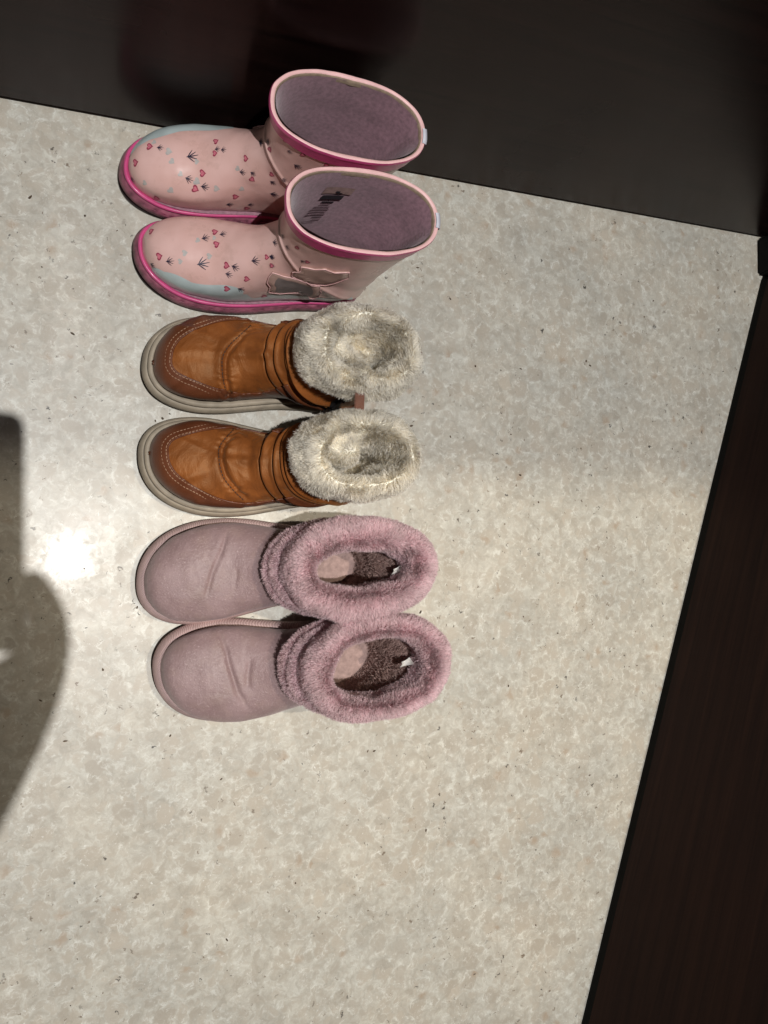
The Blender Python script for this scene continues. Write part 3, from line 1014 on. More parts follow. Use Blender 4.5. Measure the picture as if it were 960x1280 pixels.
        for (a, b, hgt, mt) in ((.158, .170, .0022, 'print_black'), (.158, .168, .0014, 'print_grey'), (.154, .170, .0016, 'print_grey'), (.152, .171, .0016, 'print_grey'), (.152, .170, .0016, 'print_grey'), (.151, .171, .0016, 'print_grey'), (.160, .170, .0014, 'print_black'), (.162, .170, .0014, 'print_grey'), (.153, .166, .0012, 'print_grey')):
            wallrect('label_text', a, b, y - hgt, y, M[mt], .0014)
            y -= .0046
    return t, up

#MARKS
marks_far = [('H', (0.0213, 0.0034, 0.0586), 83, 0.0095), ('H', (0.0114, -0.0122, 0.047), 105, 0.0095), ('H', (0.07, -0.0212, 0.0711), 102, 0.009), ('H', (0.0666, -0.034, 0.0597), 76, 0.01),
    ('H', (0.0344, -0.036, 0.0315), 91, 0.01), ('H', (0.0806, 0.009, 0.0802), 106, 0.008), ('H', (0.0799, -0.0033, 0.0802), 98, 0.0075), ('H', (0.1064, -0.0318, 0.0567), 108, 0.01),
    ('H', (0.1229, -0.032, 0.0354), 105, 0.01), ('H', (0.1153, -0.0244, 0.0853), 72, 0.0085), ('H', (0.1062, -0.0109, 0.0973), 106, 0.008), ('H', (0.1211, -0.0135, 0.1287), 68, 0.008),
    ('H', (0.13, -0.0237, 0.103), 98, 0.008), ('L', (0.0304, 0.0018, 0.0652), -96, 0.008), ('L', (0.0598, -0.0053, 0.0732), -77, 0.0135), ('L', (0.0125, -0.0219, 0.0303), -98, 0.01),
    ('L', (0.0595, -0.0273, 0.0655), -100, 0.0095), ('L', (0.0749, -0.0315, 0.0631), -82, 0.01), ('L', (0.1041, -0.0342, 0.0416), -78, 0.01), ('L', (0.1248, -0.0314, 0.0445), -77, 0.009),
    ('L', (0.0823, 0.0008, 0.0815), -82, 0.007), ('L', (0.0878, -0.0007, 0.0845), -87, 0.007), ('L', (0.1058, -0.0198, 0.0864), -72, 0.008), ('L', (0.1147, -0.0216, 0.0914), -103, 0.0075),
    ('L', (0.1162, -0.0034, 0.1169), -98, 0.008), ('L', (0.1188, -0.0082, 0.1303), -72, 0.008), ('L', (0.1339, -0.027, 0.0935), -103, 0.0085), ('L', (0.1395, -0.0309, 0.0777), -79, 0.011),
    ('B', (0.0384, -0.0023, 0.0688), 82, 0.0095), ('B', (0.0417, -0.0123, 0.069), 58, 0.008), ('B', (0.064, -0.0109, 0.0734), 100, 0.007), ('B', (0.0512, -0.0241, 0.0671), 62, 0.007),
    ('B', (0.0666, -0.0284, 0.0655), 68, 0.0095), ('B', (0.0861, -0.0314, 0.0641), 95, 0.009), ('B', (0.0447, -0.0368, 0.0519), 60, 0.009), ('B', (0.1097, -0.0282, 0.0686), 77, 0.008),
    ('B', (0.0253, 0.0085, 0.0603), 59, 0.007), ('B', (0.1011, -0.017, 0.0861), 75, 0.007), ('B', (0.0209, -0.0299, 0.0444), 88, 0.007), ('H', (0.1254, -0.0209, 0.1635), 106, 0.008),
    ('H', (0.1426, -0.0278, 0.1599), 92, 0.008), ('H', (0.1651, -0.0318, 0.1582), 95, 0.008), ('H', (0.1947, -0.0318, 0.1733), 93, 0.008), ('L', (0.1331, -0.0238, 0.1521), -76, 0.0075),
    ('L', (0.1383, -0.0268, 0.1661), -84, 0.0075), ('L', (0.1449, -0.0283, 0.1378), -104, 0.011), ('L', (0.18, -0.0322, 0.1567), -89, 0.008), ('L', (0.1726, -0.0319, 0.1466), -106, 0.008),
    ('L', (0.1188, -0.0081, 0.1311), -110, 0.007), ('L', (0.1157, -0.0016, 0.116), -104, 0.007), ('L', (0.1402, -0.0294, 0.1089), -81, 0.008), ('L', (0.2012, -0.0315, 0.161), -99, 0.007)]
marks_near = [('H', (0.0128, 0.018, 0.0459), 84, 0.0095), ('H', (0.0179, -0.009, 0.053), 111, 0.0095), ('H', (0.0679, 0.0166, 0.0731), 95, 0.009), ('H', (0.0684, 0.0023, 0.0759), 108, 0.009),
    ('H', (0.0774, -0.0192, 0.0758), 87, 0.009), ('H', (0.0982, -0.0299, 0.0737), 94, 0.009), ('H', (0.0823, -0.0369, 0.0577), 100, 0.01), ('H', (0.1233, -0.0358, 0.0433), 92, 0.01),
    ('H', (0.1112, -0.0153, 0.1005), 104, 0.007), ('L', (0.0155, -0.0135, 0.0386), -90, 0.009), ('L', (0.0266, -0.0149, 0.0588), -78, 0.01), ('L', (0.0593, 0.0098, 0.0729), -75, 0.01),
    ('L', (0.0751, 0.0133, 0.0764), -86, 0.009), ('L', (0.0569, -0.017, 0.0701), -75, 0.0145), ('L', (0.0858, -0.0209, 0.0786), -98, 0.01), ('L', (0.0807, -0.0269, 0.0719), -91, 0.009),
    ('L', (0.1027, -0.0166, 0.0914), -69, 0.011), ('L', (0.0959, -0.0366, 0.0598), -111, 0.01), ('L', (0.1153, -0.0159, 0.1038), -95, 0.007), ('L', (0.1173, -0.0216, 0.0964), -74, 0.007),
    ('B', (0.0399, -0.0068, 0.0687), 100, 0.008), ('B', (0.0619, -0.0099, 0.0729), 102, 0.008), ('B', (0.0521, 0.0068, 0.0718), 68, 0.007), ('B', (0.0356, -0.0158, 0.0646), 102, 0.007),
    ('B', (0.0667, 0.0093, 0.0745), 78, 0.006), ('L', (0.1158, -0.006, 0.1153), -78, 0.008), ('L', (0.1181, -0.0065, 0.1325), -76, 0.0075), ('L', (0.1228, -0.015, 0.1309), -76, 0.0075),
    ('L', (0.1383, -0.0249, 0.1272), -106, 0.0075), ('L', (0.1153, -0.0157, 0.1041), -71, 0.007), ('H', (0.1278, -0.0188, 0.1438), 81, 0.0075), ('H', (0.1415, -0.0259, 0.1302), 108, 0.0075),
    ('H', (0.1169, -0.0215, 0.0963), 104, 0.007)]
FIG_BODY = [(0.1193, -0.0253, 0.0905), (0.1246, -0.0263, 0.0905), (0.1313, -0.0274, 0.0898), (0.1381, -0.0284, 0.0915),
    (0.1459, -0.0302, 0.0922), (0.1555, -0.0323, 0.0916), (0.1658, -0.0327, 0.0894), (0.1731, -0.0341, 0.076),
    (0.1759, -0.0337, 0.0616), (0.1735, -0.0335, 0.0495), (0.1689, -0.0337, 0.0504), (0.1618, -0.0337, 0.0657),
    (0.1533, -0.0334, 0.0639), (0.1449, -0.0335, 0.0594), (0.1365, -0.0339, 0.0547), (0.1238, -0.0348, 0.0583),
    (0.1223, -0.0328, 0.0692), (0.1176, -0.0311, 0.0752), (0.1172, -0.0279, 0.0838)]
FIG_WING = [(0.1374, -0.0278, 0.0941), (0.1356, -0.0262, 0.1022), (0.1407, -0.0276, 0.1112), (0.1389, -0.0259, 0.119),
    (0.1444, -0.0273, 0.122), (0.1506, -0.0285, 0.123), (0.1589, -0.0293, 0.1291), (0.1697, -0.0302, 0.1248),
    (0.1826, -0.03, 0.1296), (0.187, -0.0304, 0.1145), (0.1795, -0.0317, 0.1015),
    (0.1723, -0.0318, 0.0906), (0.1622, -0.0328, 0.0917), (0.1519, -0.0315, 0.0942), (0.1442, -0.0298, 0.0932)]
#END
rubber_boot(+1, 'pink patterned rubber boot nearest the dark wall, touching it', (0.060, 0.3625, 0), -1.0, 11, None, marks_far, False, .004)
rubber_boot(-1, 'pink patterned rubber boot with printed label inside its shaft, beside the brown boots', (0.074, 0.2695, 0), 2.0, 23, None, marks_near, True, -.007)

# ------------------------------------------------------------------ brown winter boots
BL, BW, BH = 0.236, 0.100, 0.165
BKEYS = [(0.00, .0092, .0345, .0092, .0348, .04, 0, 0), (0.03, .0105, .027, .011, .045, .04, 0, 0), (0.08, .018, .023, .019, .056, .04, 0, 0),
         (0.18, .048, .020, .041, .064, .04, 0, 0), (0.30, .092, .020, .068, .068, .04, 0, 0), (0.42, .138, .020, .092, .078, .041, .1, 0),
         (0.52, .180, .020, .105, .091, .041, .4, 0), (0.60, .216, .021, .114, .102, .040, .8, 0), (0.68, .228, .036, .119, .112, .038, 1, 0),
         (0.78, .226, .075, .123, .124, .036, 1, 0), (0.88, .225, .115, .127, .137, .0345, 1, 0), (1.00, .223, BH - .012, .130, BH - .014, .0325, 1, 0)]

def brown_boot(side, label, loc, rot, seed, fold_uv, valley, shaft_v, pull):
    fold_uv = resample_smooth(fold_uv)
    t = thing('winter_boot', label, 'boot', loc, rot, 'pair of brown winter boots')
    keys = [k[:7] + (shaft_v * smooth(np.array(k[0]), .4, 1.0),) for k in BKEYS]
    def wid(u, v):      # how far the leather rand reaches in from the sole edge
        return 0.0225 - 0.0105 * smooth(u, .03, .10)
    co = outline(BL, BW, 400)
    def inset_of(P):
        q = P[..., :2].reshape(-1, 2)
        d = np.full(len(q), 1e9)
        for i in range(0, len(co), 2):
            d = np.minimum(d, np.hypot(q[:, 0] - co[i, 0], q[:, 1] - co[i, 1]))
        return d.reshape(P.shape[:2])
    def disp(P, T, TH):
        u, v = P[..., 0], P[..., 1]
        front = smooth(np.cos(TH), -.35, .5)
        d = .0008 * vnoise(P, 40, seed)
        # padded vamp and quilted instep
        d += front * crease(u, v, fold_uv, .0026, .0040, .55) * (T < .6)
        ph = vnoise(P * np.array([1, .35, 1]), 45, seed + 2)
        fx = np.interp(v, np.sort(fold_uv[:, 1]), fold_uv[np.argsort(fold_uv[:, 1]), 0])
        near = np.exp(-((u - fx) / .0075) ** 2) * front * (T < .6)
        d += .0011 * near * np.sin(v * 1150 + 4 * vnoise(P, 80, seed + 9)) * smooth(np.abs(v - .004), .006, .03)
        # slack diagonal folds in the cloth
        for k in range(5):
            a_ = (.5 + .25 * k) * (1 if k % 2 else -1)
            c0 = .03 + .02 * k
            xx = (u - c0) * math.cos(a_) + v * math.sin(a_) + .006 * vnoise(P, 24, seed + 70 + k)
            d += .0013 * front * (np.exp(-(xx / .0035) ** 2) - .6 * np.exp(-((xx - .006) / .004) ** 2)) * smooth(vnoise(P, 26, seed + 80 + k), -.2, .5) * (T < .55)
        d += .0013 * front * np.sin(u * 260 + 5 * ph) * smooth(u, .06, .09) * (1 - smooth(T, .42, .5)) * smooth(vnoise(P, 30, seed + 8), -.1, .5)
        # gathers of the soft shaft above the instep
        for k, (tc, am, sl) in enumerate(((.505, .0055, .010), (.575, .0052, .015), (.64, .0050, -.02), (.70, .0052, .02), (.765, .0045, -.012), (.83, .0042, .016), (.89, .0035, -.01))):
            x = T - tc - sl * np.sin(TH * 1.0 + seed) - .016 * vnoise(P, 22, seed + 20 + k)
            w0 = .018
            d += am * (.55 + .45 * vnoise(P, 28, seed + 40 + k)) * (np.exp(-((x - .020) / .018) ** 2) - 1.35 * np.exp(-(x / .0065) ** 2))
        return d
    up = Upper(BL, BW, keys, side, disp=disp, inset=.0090, nbot=3.0, ntop=2.15, nt=260, nk=200)
    up.build('upper', M['satin'], t, 1.0)
    flp = lambda P: mir(P, 1)
    ins = {}
    def rand_field(P, T, TH):
        d = inset_of(P)
        f = d - wid(P[..., 0], P[..., 1])
        return np.maximum(f, T - .60)
    up.clip('toe_rand', rand_field, .0014, M['leather'], t, .0014)
    def heel_field(P, T, TH):
        return np.maximum(P[..., 2] - .062, .150 - P[..., 0] + .25 * (P[..., 2] - .02))
    up.clip('heel_counter', heel_field, .0012, M['leather'], t, .0012)
    # sole: grey-taupe, two bands and a groove
    zf = lambda u: 0.006 * (1 - smooth(u, 0.0, .06))
    sole_loft('outsole', co, [(0.0, -.010), (0.0015, -.006), (0.006, -.0006), (0.0085, -.0004)], M['outsole'], t, side)
    sole_loft('midsole', co, [(0.0075, -.0010), (0.0080, .0010), (0.012, .0006), (0.0165, -.0012), (0.0176, -.0026), (.0176, -.006)], M['midsole'], t, side, zf)
    sole_loft('sole_groove', co, [(0.0168, -.0060), (0.0170, -.0036), (0.0195, -.0040), (0.0196, -.007)], M['midsole_dark'], t, side, zf, cap=False)
    sole_loft('welt', co, [(0.0188, -.0075), (0.0190, -.0044), (0.0203, -.0034), (0.0226, -.0040), (0.0240, -.0058), (0.0240, -.0074), (.0215, -.0105)], M['midsole'], t, side, zf, cap=False)
    # thread: two rows on the rand, a row along the quilted fold
    curves = []
    for back_off in (.0024, .0062):
        cur = []
        n = len(co)
        for i in range(n):
            k = (i + n // 2) % n
            p = co[k]
            if p[0] > .125:
                continue
            w_ = wid(p[0], 0) - back_off
            q = offset_outline(co, -w_)[k]
            hit, nrm = up.drop(q[0], q[1] * side)
            if hit is not None:
                cur.append((hit.x, hit.y, hit.z + .0017))
        curves.append(cur)
    stitches('rand_stitching', curves, M['thread'], t)
    cur2 = []
    for sh in (-.0032,):
        cc = []
        fp = resample(np.column_stack([np.array(fold_uv), np.zeros(len(fold_uv))]), .002)
        for p in fp:
            hit, nrm = up.drop(p[0] + sh, p[1] * side)
            if hit is not None:
                cc.append((hit.x, hit.y, hit.z + .0006))
        if len(cc) > 3:
            cur2.append(cc)
    stitches('fold_stitching', cur2, M['thread_dark'], t, .0036, .0026, .0005)
    # zip tape on the medial side with its leather pull
    V, F = [], []
    prof = []
    for z in np.linspace(.030, BH - .014, 40):
        row = []
        for du in (-.006, -.003, 0, .003, .006):
            hit, nrm = up.side_hit(.178 + du + (z - .03) * .02, z, -side)
            row.append((hit.x, hit.y - side * .0012, hit.z))
        prof.append(row)
    grid_obj('zip_tape', np.array(prof), M['zip'], t, False, side < 0)
    zt = []
    for z in np.linspace(.032, BH - .016, 60):
        hit, nrm = up.side_hit(.178 + (z - .03) * .02, z, -side)
        zt.append((hit.x, hit.y - side * .0018, hit.z))
    tube_along('zip_teeth', zt, .0012, M['zip'], t, k=6)
    if pull:
        hit, nrm = up.side_hit(.172, BH - .020, -side)
        pz = Vector(hit) + Vector((0.004, -side * .003, .004))
        o = box_obj('zip_pull', (-.0045, -.0012, -.012), (.0045, .0012, .012), M['leather'], t, .0009)
        o.location = pz + Vector((.002, -side * .010, 0.000)); o.rotation_euler = (R(-side * 68), R(-12), R(4))
        o2 = box_obj('zip_slider', (-.003, -.002, -.004), (.003, .002, .004), M['zip'], t, .0008)
        o2.location = pz + Vector((0, -side * .001, 0))
    # plush lining: fills the mouth and rolls over the edge of the shaft
    rim = mir(up.ring(1.0), side)
    cen = rim.mean(0)
    d = rim - cen
    nr, nk = 96, rim.shape[0]
    rr = np.r_[np.linspace(.03, 1.0, 70), 1.0 + .16 * np.sin(np.linspace(.06, 1, 26) * np.pi * .55)]
    dz = np.r_[np.zeros(70), np.linspace(.0, .020, 26)]
    P = cen + d[None] * np.array([1.07, 1.02, 1.0]) * rr[:, None, None] + np.array([.003, 0, 0])
    x, y = (P[..., 0] - cen[0]), (P[..., 1] - cen[1])
    roll = .013 * np.exp(-((rr - .86) / .20) ** 2)
    depth = (1.7 if side > 0 else 2.1) * valley(x, y) * smooth(-rr, -.90, -.62)[:, None]
    edge = .0032 * vnoise(P, 45, seed + 3) + .0015 * vnoise(P, 140, seed + 5)
    P[..., 2] = (BH - .012 + roll)[:, None] - depth - dz[:, None] + edge
    P[..., 1] += .002 * vnoise(P, 50, seed + 6)
    P = mir(P, side)
    pile_b = grid_obj('plush_lining', P, M['cream_base'], t, True, side > 0, True, False)
    nn = np.zeros(len(pile_b.data.vertices) * 3); pile_b.data.vertices.foreach_get('normal', nn)
    if nn.reshape(-1, 3)[: nk * 60, 2].mean() < 0:
        pile_b.data.flip_normals()
    pl = fur('plush_pile', [pile_b], 80000, .0074, M['cream_fur'], pile_b, .00050, .50, .85, seed + 60, lift=.50, nscale=(42, 150), rnd=.16, fine_=.35, comb=lambda Q: .35 * (Q - np.array([cen[0], side * cen[1], 0])) * np.array([1, 1.5, 0]) / np.maximum(np.linalg.norm((Q - np.array([cen[0], side * cen[1], 0]))[:, :2], axis=1), 1e-4)[:, None], lenfun=lambda Q: .45 + .55 * smooth(np.hypot((Q[:, 0] - cen[0]) / .047, (Q[:, 1] - side * cen[1]) / .0325), .45, .85))
    # small leather loop at the back of the rim
    bk = mir(rim[np.argmax(rim[:, 0])], side)
    lp = box_obj('back_loop', (-.0012, -.0055, -.020), (.0012, .0045, .002), M['leather'], t, .0008)
    lp.location = (bk[0] + .0095, bk[1], bk[2] + .009)
    return t, up, cen

def seg_dist(x, y, a, b):
    d = (b[0] - a[0], b[1] - a[1]); l2 = d[0] ** 2 + d[1] ** 2
    s_ = np.clip(((x - a[0]) * d[0] + (y - a[1]) * d[1]) / l2, 0, 1)
    return np.hypot(x - a[0] - s_ * d[0], y - a[1] - s_ * d[1])

def valley_far(x, y):    # mouth pressed almost shut: a crease at the back, a dimple at the front
    f = .036 * np.exp(-(seg_dist(x, y, (.016, -.016), (.036, .000)) / .0062) ** 2)
    f += .022 * np.exp(-(seg_dist(x, y, (-.030, -.008), (-.012, -.009)) / .0058) ** 2)
    f += .017 * np.exp(-((x - .014) / .030) ** 2 - ((y - .006) / .015) ** 2)
    f -= .006 * np.exp(-((x + .004) / .012) ** 2 - ((y + .020) / .010) ** 2)
    return f

def valley_near(x, y):   # a C-shaped hollow round a bulge of pile (medial side at negative y)
    f = .040 * np.exp(-((x - .026) / .021) ** 4 - ((y - .000) / .0125) ** 2)
    f += .034 * np.exp(-(seg_dist(x, y, (-.036, .006), (-.022, .015)) / .0075) ** 2)
    f += .034 * np.exp(-(seg_dist(x, y, (-.022, .015), (.016, .015)) / .0070) ** 2)
    f -= .005 * np.exp(-((x + .014) / .014) ** 2 - ((y - .000) / .012) ** 2)
    return f

brown_boot(+1, 'brown winter boot with leather zip pull and mouth nearly closed by plush, beside pink boots', (0.084, 0.174, 0), -2.0, 31,
           [(.0975, .031), (.0735, .003), (.0710, -.0165), (.0770, -.034), (.086, -.047)], valley_far, -.002, True)
brown_boot(-1, 'brown winter boot with open cream plush mouth, beside the mauve boots', (0.081, 0.0655, 0), 0.5, 47,
           [(.0890, -.036), (.0715, -.0147), (.0726, .0084), (.0825, .0238), (.0981, .0370)], valley_near, -.003, False)

# ------------------------------------------------------------------ mauve fur-cuffed boots
ML, MW, MH = 0.245, 0.107, 0.140
MKEYS = [(0.00, .0060, .0290, .0060, .0293, .04, 0, 0), (0.03, .0072, .021, .0078, .041, .04, 0, 0), (0.08, .0150, .017, .016, .050, .04, 0, 0),
         (0.18, .048, .013, .042, .058, .04, 0, 0), (0.30, .092, .013, .074, .063, .04, 0, 0), (0.42, .140, .013, .100, .071, .041, .1, 0),
         (0.52, .184, .013, .115, .081, .041, .4, 0), (0.60, .224, .014, .122, .091, .041, .8, 0), (0.68, .240, .030, .125, .099, .041, 1, 0),
         (0.78, .239, .065, .127, .109, .042, 1, 0), (0.88, .240, .098, .128, .120, .043, 1, 0), (1.00, .242, .132, .128, .131, .044, 1, 0)]

def mauve_boot(side, label, loc, rot, seed, creases, shaft_v, hole, tag_):
    t = thing('cuffed_boot', label, 'boot', loc, rot, 'pair of mauve boots with fur cuffs')
    keys = [k[:7] + (shaft_v * smooth(np.array(k[0]), .35, 1.0),) for k in MKEYS]
    def disp(P, T, TH):
        u, v = P[..., 0], P[..., 1]
        front = smooth(np.cos(TH), -.3, .45)
        d = .0010 * vnoise(P, 32, seed) + .0004 * vnoise(P, 90, seed + 1)
        for pts, w_, a_ in creases:
            d += front * crease(u + .002 * vnoise(P, 60, seed + 5), v, pts, w_, a_ * (.62 + .35 * vnoise(P, 60, seed + 6)), .25) * (T < .62)
        d += -.0022 * front * np.exp(-((u - .082) / .018) ** 2) * smooth(-np.abs(v), -.035, -.005)
        return d
    up = Upper(ML, MW, keys, side, disp=disp, inset=.0058, nbot=3.0, ntop=2.2, nt=230, nk=190)
    up.build('upper', M['suede'], t, .97)
    co = outline(ML, MW, 300)
    zf = lambda u: 0.006 * (1 - smooth(u, 0.0, .06))
    sole_loft('outsole', co, [(0.0, -.010), (0.0015, -.006), (0.005, -.0012), (0.0075, -.0004), (0.0078, -.003)], M['pinksole'], t, side)
    sole_loft('binding', co, [(0.0072, -.0030), (0.0076, -.0002), (0.011, -.0002), (0.0150, -.0016), (0.0186, -.0036), (0.0205, -.0058), (0.0206, -.0068), (.018, -.0090)], M['binding'], t, side, zf, cap=False)
    # overcast stitches between binding and suede
    cur = []
    o1 = offset_outline(co, -.0064)
    for k in range(len(co)):
        p = o1[k]
        cur.append((p[0], p[1] * side, .0212 + zf(np.array(p[0]))))
    stitches('binding_stitching', [cur + cur[:1]], M['binding'], t, .0034, .0022, .0005)
    # cuff: three tiers and a thick top roll, swept round an oval
    cu, cv = .192, shaft_v * side
    nk = 200
    ph = np.linspace(0, 2 * np.pi, nk, endpoint=False)
    ca, sa = np.cos(ph), np.sin(ph)
    def sweep(prof, a, b, wob=.0012, sd=0, tilt=0.0):
        rows = []
        for row in prof:
            dr, z = row[:2]
            dc = row[2] if len(row) > 2 else 0.0
            r_ = np.stack([cu + dc * (.5 - .5 * ca) + (a + dr) * np.sign(ca) * np.abs(ca) ** .92, cv + (b + dr) * np.sign(sa) * np.abs(sa) ** .92, np.full(nk, z)], -1)
            r_[:, 2] += tilt * ca
            rows.append(r_)
        P = np.array(rows)
        nn = np.stack([ca, sa, 0 * ca], -1)
        P = P + nn[None] * (wob * vnoise(P, 55, seed + 7 + sd))[..., None]
        P[..., 2] += wob * .8 * vnoise(P, 45, seed + 17 + sd)
        return P
    tiers = []
    for z0, rad, dr, dc in ((.0905, .0076, .0050, -.0165), (.1045, .0078, .0045, -.0120), (.1175, .0074, .0025, -.006)):
        a_ = np.linspace(-np.pi * .62, np.pi * .62, 14)
        tiers += [(dr - .004 + rad * math.cos(x), z0 + rad * math.sin(x), dc) for x in a_]
    base1 = grid_obj('cuff_tiers', sweep(tiers, .0580, .0375, sd=1, tilt=.002), M['mauve_base'], t, True, False)
    a_ = np.linspace(-np.pi * .42, np.pi * 1.35, 34)
    ha, hb = hole
    # outer oval and mouth oval differ: blend the roll between them
    rows = []
    for k, x in enumerate(a_):
        f = .5 + .5 * math.cos(min(max(x, 0), np.pi))        # 1 outside .. 0 in the mouth
        oa, ob = .0695, .0445
        A = oa * f + ha * (1 - f); B = ob * f + hb * (1 - f)
        sink = .011 * max(0.0, (x - np.pi)) * 1.0
        r_ = np.stack([cu + A * np.sign(ca) * np.abs(ca) ** .92, cv + B * np.sign(sa) * np.abs(sa) ** .92, np.full(nk, .1300 + .0140 * math.sin(x) - sink)], -1)
        r_[:, 2] += .002 * ca
        rows.append(r_)
    P = np.array(rows)
    P[..., 2] += .0022 * vnoise(P, 48, seed + 9)
    P[..., 1] += .0016 * vnoise(P, 52, seed + 10)
    P[..., 0] += .0016 * vnoise(P, 52, seed + 11)
    base2 = grid_obj('cuff_roll', P, M['mauve_base'], t, True, False)
    for bo in (base1, base2):
        nv = len(bo.data.vertices)
        cc = np.zeros(nv * 3); bo.data.vertices.foreach_get('co', cc); cc = cc.reshape(-1, 3)
        nn = np.zeros(nv * 3); bo.data.vertices.foreach_get('normal', nn); nn = nn.reshape(-1, 3)
        o_ = cc - np.array([cu, cv, .11]); 
        if bo is base2:
            bad = nn[cc[:, 2] > .138][:, 2].mean() < 0
        else:
            bad = (nn[:, :2] * o_[:, :2]).sum() < 0
        if bad:
            bo.data.flip_normals()
    fur('tier_pile', [base1], 60000, .0052, M['mauve_fur'], base1, .00050, .5, .40, seed + 60, bias=(0, 0, -.25), lift=.6)
    fur('roll_pile', [base2], 90000, .0068, M['mauve_fur'], base2, .00050, .5, .34, seed + 70, lift=.8, comb=lambda P: .75 * (P - np.array([cu, cv, 0])) * np.array([1, 1.6, 0]) / np.linalg.norm((P - np.array([cu, cv, 0]))[:, :2], axis=1)[:, None])
    # inside: fleecy wall and insole
    lk = [(.127, cu - ha - .005, cu + ha + .004, hb + .004), (.112, cu - ha - .004, cu + ha + .003, hb + .004), (.090, .138, .234, .0330), (.070, .125, .230, .0325), (.048, .105, .229, .0330), (.0235, .085, .228, .0330)]
    lk = hermite(np.array([(-k[0],) + k for k in lk]), -np.linspace(.127, .0235, 40))
    sh = []
    for z, u0, u1, hw in lk:
        vv = cv * float(smooth(np.array(z), .03, .12))
        sh.append(np.stack([(u0 + u1) / 2 + (u1 - u0) / 2 * ca, vv + hw * sa, np.full(nk, z)], -1))
    sh = np.array(sh)
    sh[..., 1] += .002 * vnoise(sh, 40, seed + 21)
    sh[..., 0] += .002 * vnoise(sh, 40, seed + 22)
    ln = grid_obj('lining', sh, M['insole'], t, True, False, False, False)
    nn = np.zeros(len(ln.data.vertices) * 3); ln.data.vertices.foreach_get('normal', nn); nn = nn.reshape(-1, 3)
    if (nn[:, :2] * (sh.reshape(-1, 3) - np.array([cu, cv, 0]))[:, :2]).sum() > 0:
        ln.data.flip_normals()
    fl = outline(ML - .02, MW - .022) + np.array([.010, 0])
    mesh_obj('insole', mir(np.column_stack([fl, np.full(len(fl), .0242)]), side), [list(range(len(fl)))[::(-1 if side > 0 else 1)]], M['insole'], t)
    fur('lining_pile', [ln], 20000, .0045, M['inner_fur'], ln, .00050, .5, .3, seed + 80, lift=.6)
    # folded white care label hanging from the back of the lining
    u0, v0, z0, sc, rz = tag_
    rows = []
    for i in range(7):
        f = i / 6
        rows.append([(u0 - .012 * sc * f + .003 * math.sin(3 * f), v0 * side + y_ + .002 * math.sin(4 * f), z0 - .006 * f + .0035 * math.sin(5 * f + k_)) for k_, y_ in enumerate(np.linspace(-.004, .004, 5) * sc)])
    lb = grid_obj('care_label', np.array(rows), M['white'], t, False, False)
    sm = lb.modifiers.new('thickness', 'SOLIDIFY'); sm.thickness = .0004
    return t

mauve_boot(+1, 'mauve suede boot with fur cuff and narrow dark mouth, beside the brown boots', (0.079, -0.042, 0), 2.0, 61,
           [([(.083, .042), (.0755, .020), (.0660, .001), (.0590, -.023)], .0022, .0036), ([(.0865, .006), (.0862, -.0009), (.0845, -.021)], .0020, .0018)], 0.001, (.052, .0225), (.240, -.004, .117, 0.75, 0))
mauve_boot(-1, 'mauve suede boot with fur cuff and wide open mouth, outermost of the row', (0.096, -0.146, 0), 4.0, 73,
           [([(.0600, -.046), (.0640, -.028), (.0679, -.0057), (.0720, .0145), (.083, .034)], .0024, .0038), ([(.0885, -.0205), (.0815, -.001), (.080, .012)], .0026, .0022)], -0.005, (.050, .032), (.236, .000, .112, 0.85, 0))

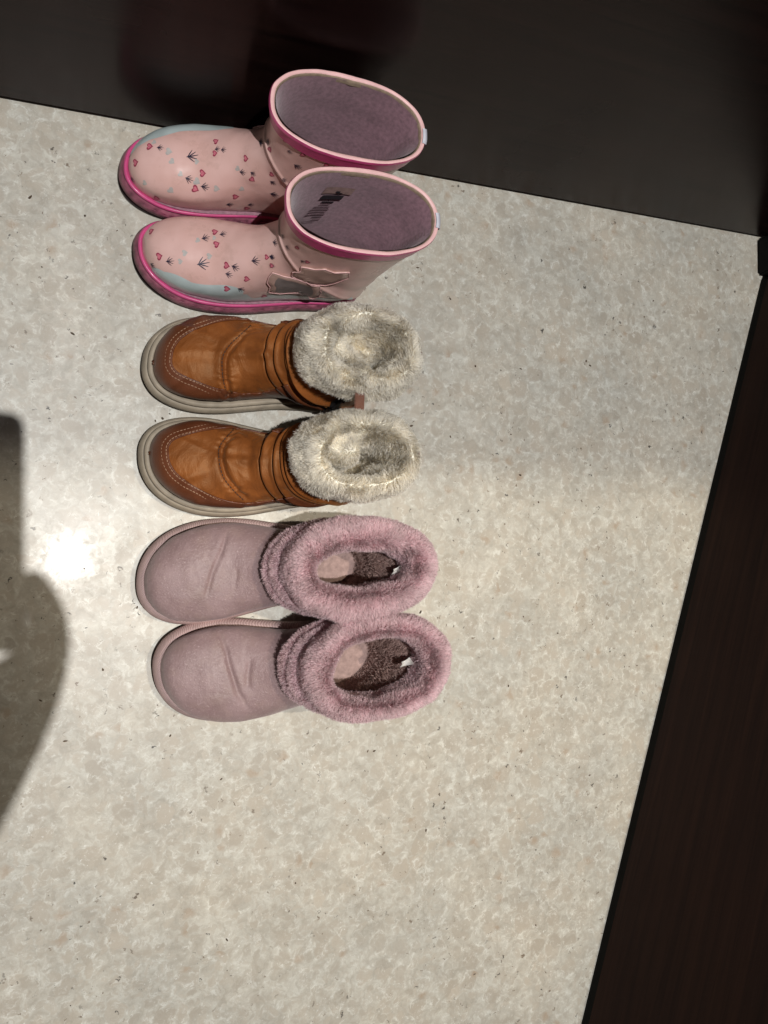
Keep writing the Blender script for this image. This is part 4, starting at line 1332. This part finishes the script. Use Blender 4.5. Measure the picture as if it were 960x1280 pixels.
# ------------------------------------------------------------------ grit and lint on the floor
def grit():
    r = np.random.default_rng(5)
    V, F = [], []
    spots = [(.105, .115), (.112, .120), (.098, .112), (.082, -.075), (.085, -.064), (.060, .300), (.470, .200), (.330, -.245), (.115, -.205), (.030, .310), (.300, .290), (.52, .12)]
    spots += [tuple(q) for q in np.column_stack([r.uniform(-.02, .80, 60), r.uniform(-.55, .38, 60)])]
    for x, y in spots:
        n = 6
        sz = r.uniform(.0005, .0013); el = r.uniform(1.0, 2.4); an = r.uniform(0, 3.1)
        k = len(V)
        for lvl, f in ((0, 1.0), (1, .55)):
            for i in range(n):
                a = 2 * np.pi * i / n
                q = sz * f * r.uniform(.7, 1.2)
                px, py = q * el * math.cos(a), q * math.sin(a)
                V.append((x + px * math.cos(an) - py * math.sin(an), y + px * math.sin(an) + py * math.cos(an), .0002 + lvl * sz * .8))
        for i in range(n):
            F.append((k + i, k + (i + 1) % n, k + n + (i + 1) % n, k + n + i))
        F.append(tuple(k + n + i for i in range(n)))
    o = mesh_obj('grit', V, F, simple('brown_grit', (.10, .07, .045), .9, .5, 40, 800, .3), None, False)
    o['kind'] = 'stuff'
    o['label'] = 'brown grit and crumbs scattered over the marble floor'
    o['category'] = 'grit'
    V = []
    # short dark threads shed at the toe of a mauve boot
    lint = []
    for x, y in [(.079, -.066), (.080, -.071), (.0815, -.0755), (.083, -.079), (.101, -.180), (.104, -.184), (.20, -.090)]:
        a = r.uniform(2.2, 4.2)
        pts = [(x + .0010 * j * math.cos(a + .25 * j), y + .0010 * j * math.sin(a + .25 * j), .0009 + .0004 * math.sin(j)) for j in range(5)]
        lint.append(pts)
    PP = []
    Vv, Ff = [], []
    for pts in lint:
        k = len(Vv)
        for p in pts:
            for dx, dz in ((-.00022, 0), (.00022, 0), (0, .0003)):
                Vv.append((p[0] + dx, p[1] + dx, p[2] + dz))
        for j in range(len(pts) - 1):
            for e in range(3):
                Ff.append((k + j * 3 + e, k + j * 3 + (e + 1) % 3, k + (j + 1) * 3 + (e + 1) % 3, k + (j + 1) * 3 + e))
    o = mesh_obj('lint', Vv, Ff, M['outsole'], None)
    o['kind'] = 'stuff'
    o['label'] = 'short dark threads of lint at the toes of the mauve boots'
    o['category'] = 'lint'
grit()

# ------------------------------------------------------------------ the photographer's phone and hand, above the picture: they shade the floor at the left
phone = thing('phone', 'dark phone held above the floor, seen only by its shadow at left', 'phone', (0, 0, 0), 0)
def slab(name, x0, x1, y0, y1, z0, z1, r_, mat, parent):
    pts = []
    for cx, cy, a0 in ((x1 - r_, y1 - r_, 0), (x0 + r_, y1 - r_, 90), (x0 + r_, y0 + r_, 180), (x1 - r_, y0 + r_, 270)):
        for k in range(9):
            a = R(a0 + k * 90 / 8)
            pts.append((cx + r_ * math.cos(a), cy + r_ * math.sin(a)))
    P = np.array([[(x, y, z0) for x, y in pts], [(x, y, z1) for x, y in pts]])
    P = P[..., :1] * np.array(right) + P[..., 1:2] * np.array(up_) + P[..., 2:] * np.array(back) + np.array([0, 0, .80])
    return grid_obj(name, P, mat, parent, True, False, True, True)
up_ = Vector((-0.0104315, 0.9996611, 0.0238515))
slab('body', -.062, .0120, -.108, .041, .0030, .0110, .010, M['black'], phone)
slab('screen', -.059, .0090, -.105, .038, .0111, .0114, .008, M['print_black'], phone)

def hand():
    J = [(-.008, -.150, .856, .030), (-.022, -.205, .858, .027), (-.075, -.290, .860, .033), (-.20, -.42, .868, .042), (-.36, -.56, .875, .048),   # palm, wrist, forearm
         (.023, -.120, .850, .021), (.027, -.088, .846, .0125), (.010, -.060, .836, .0105),                                                       # thumb
         (-.040, -.112, .850, .018)]
    E_ = [(0, 1), (1, 2), (2, 3), (3, 4), (0, 5), (5, 6), (6, 7), (0, 8)]
    for k in range(4):
        b0 = len(J)
        x = -.046 - .012 * k
        yy = -.100 + .004 * k - .014 * k
        J += [(x, yy, .846, .0095), (x - .020, yy + .030, .836, .0085), (x - .030, yy + .048, .815, .0075), (x - .020, yy + .058, .799, .0065)]
        E_ += [(8, b0), (b0, b0 + 1), (b0 + 1, b0 + 2), (b0 + 2, b0 + 3)]
    me = bpy.data.meshes.new('person')
    me.from_pydata([j[:3] for j in J], E_, [])
    o = bpy.data.objects.new('person', me)
    link(o)
    md = o.modifiers.new('skin', 'SKIN')
    for i, j in enumerate(J):
        me.skin_vertices[0].data[i].radius = (j[3], j[3])
    me.skin_vertices[0].data[0].use_root = True
    sb = o.modifiers.new('smooth', 'SUBSURF'); sb.levels = 2; sb.render_levels = 2
    me.materials.append(simple('skin', (.50, .30, .22), .5, .1, 60, 300, .1))
    o['label'] = 'hand and forearm of the person taking the picture, seen only by shadow'
    o['category'] = 'person'
hand()
scene.cycles.max_bounces = 20
scene.cycles.diffuse_bounces = 16
scene.cycles.transmission_bounces = 16
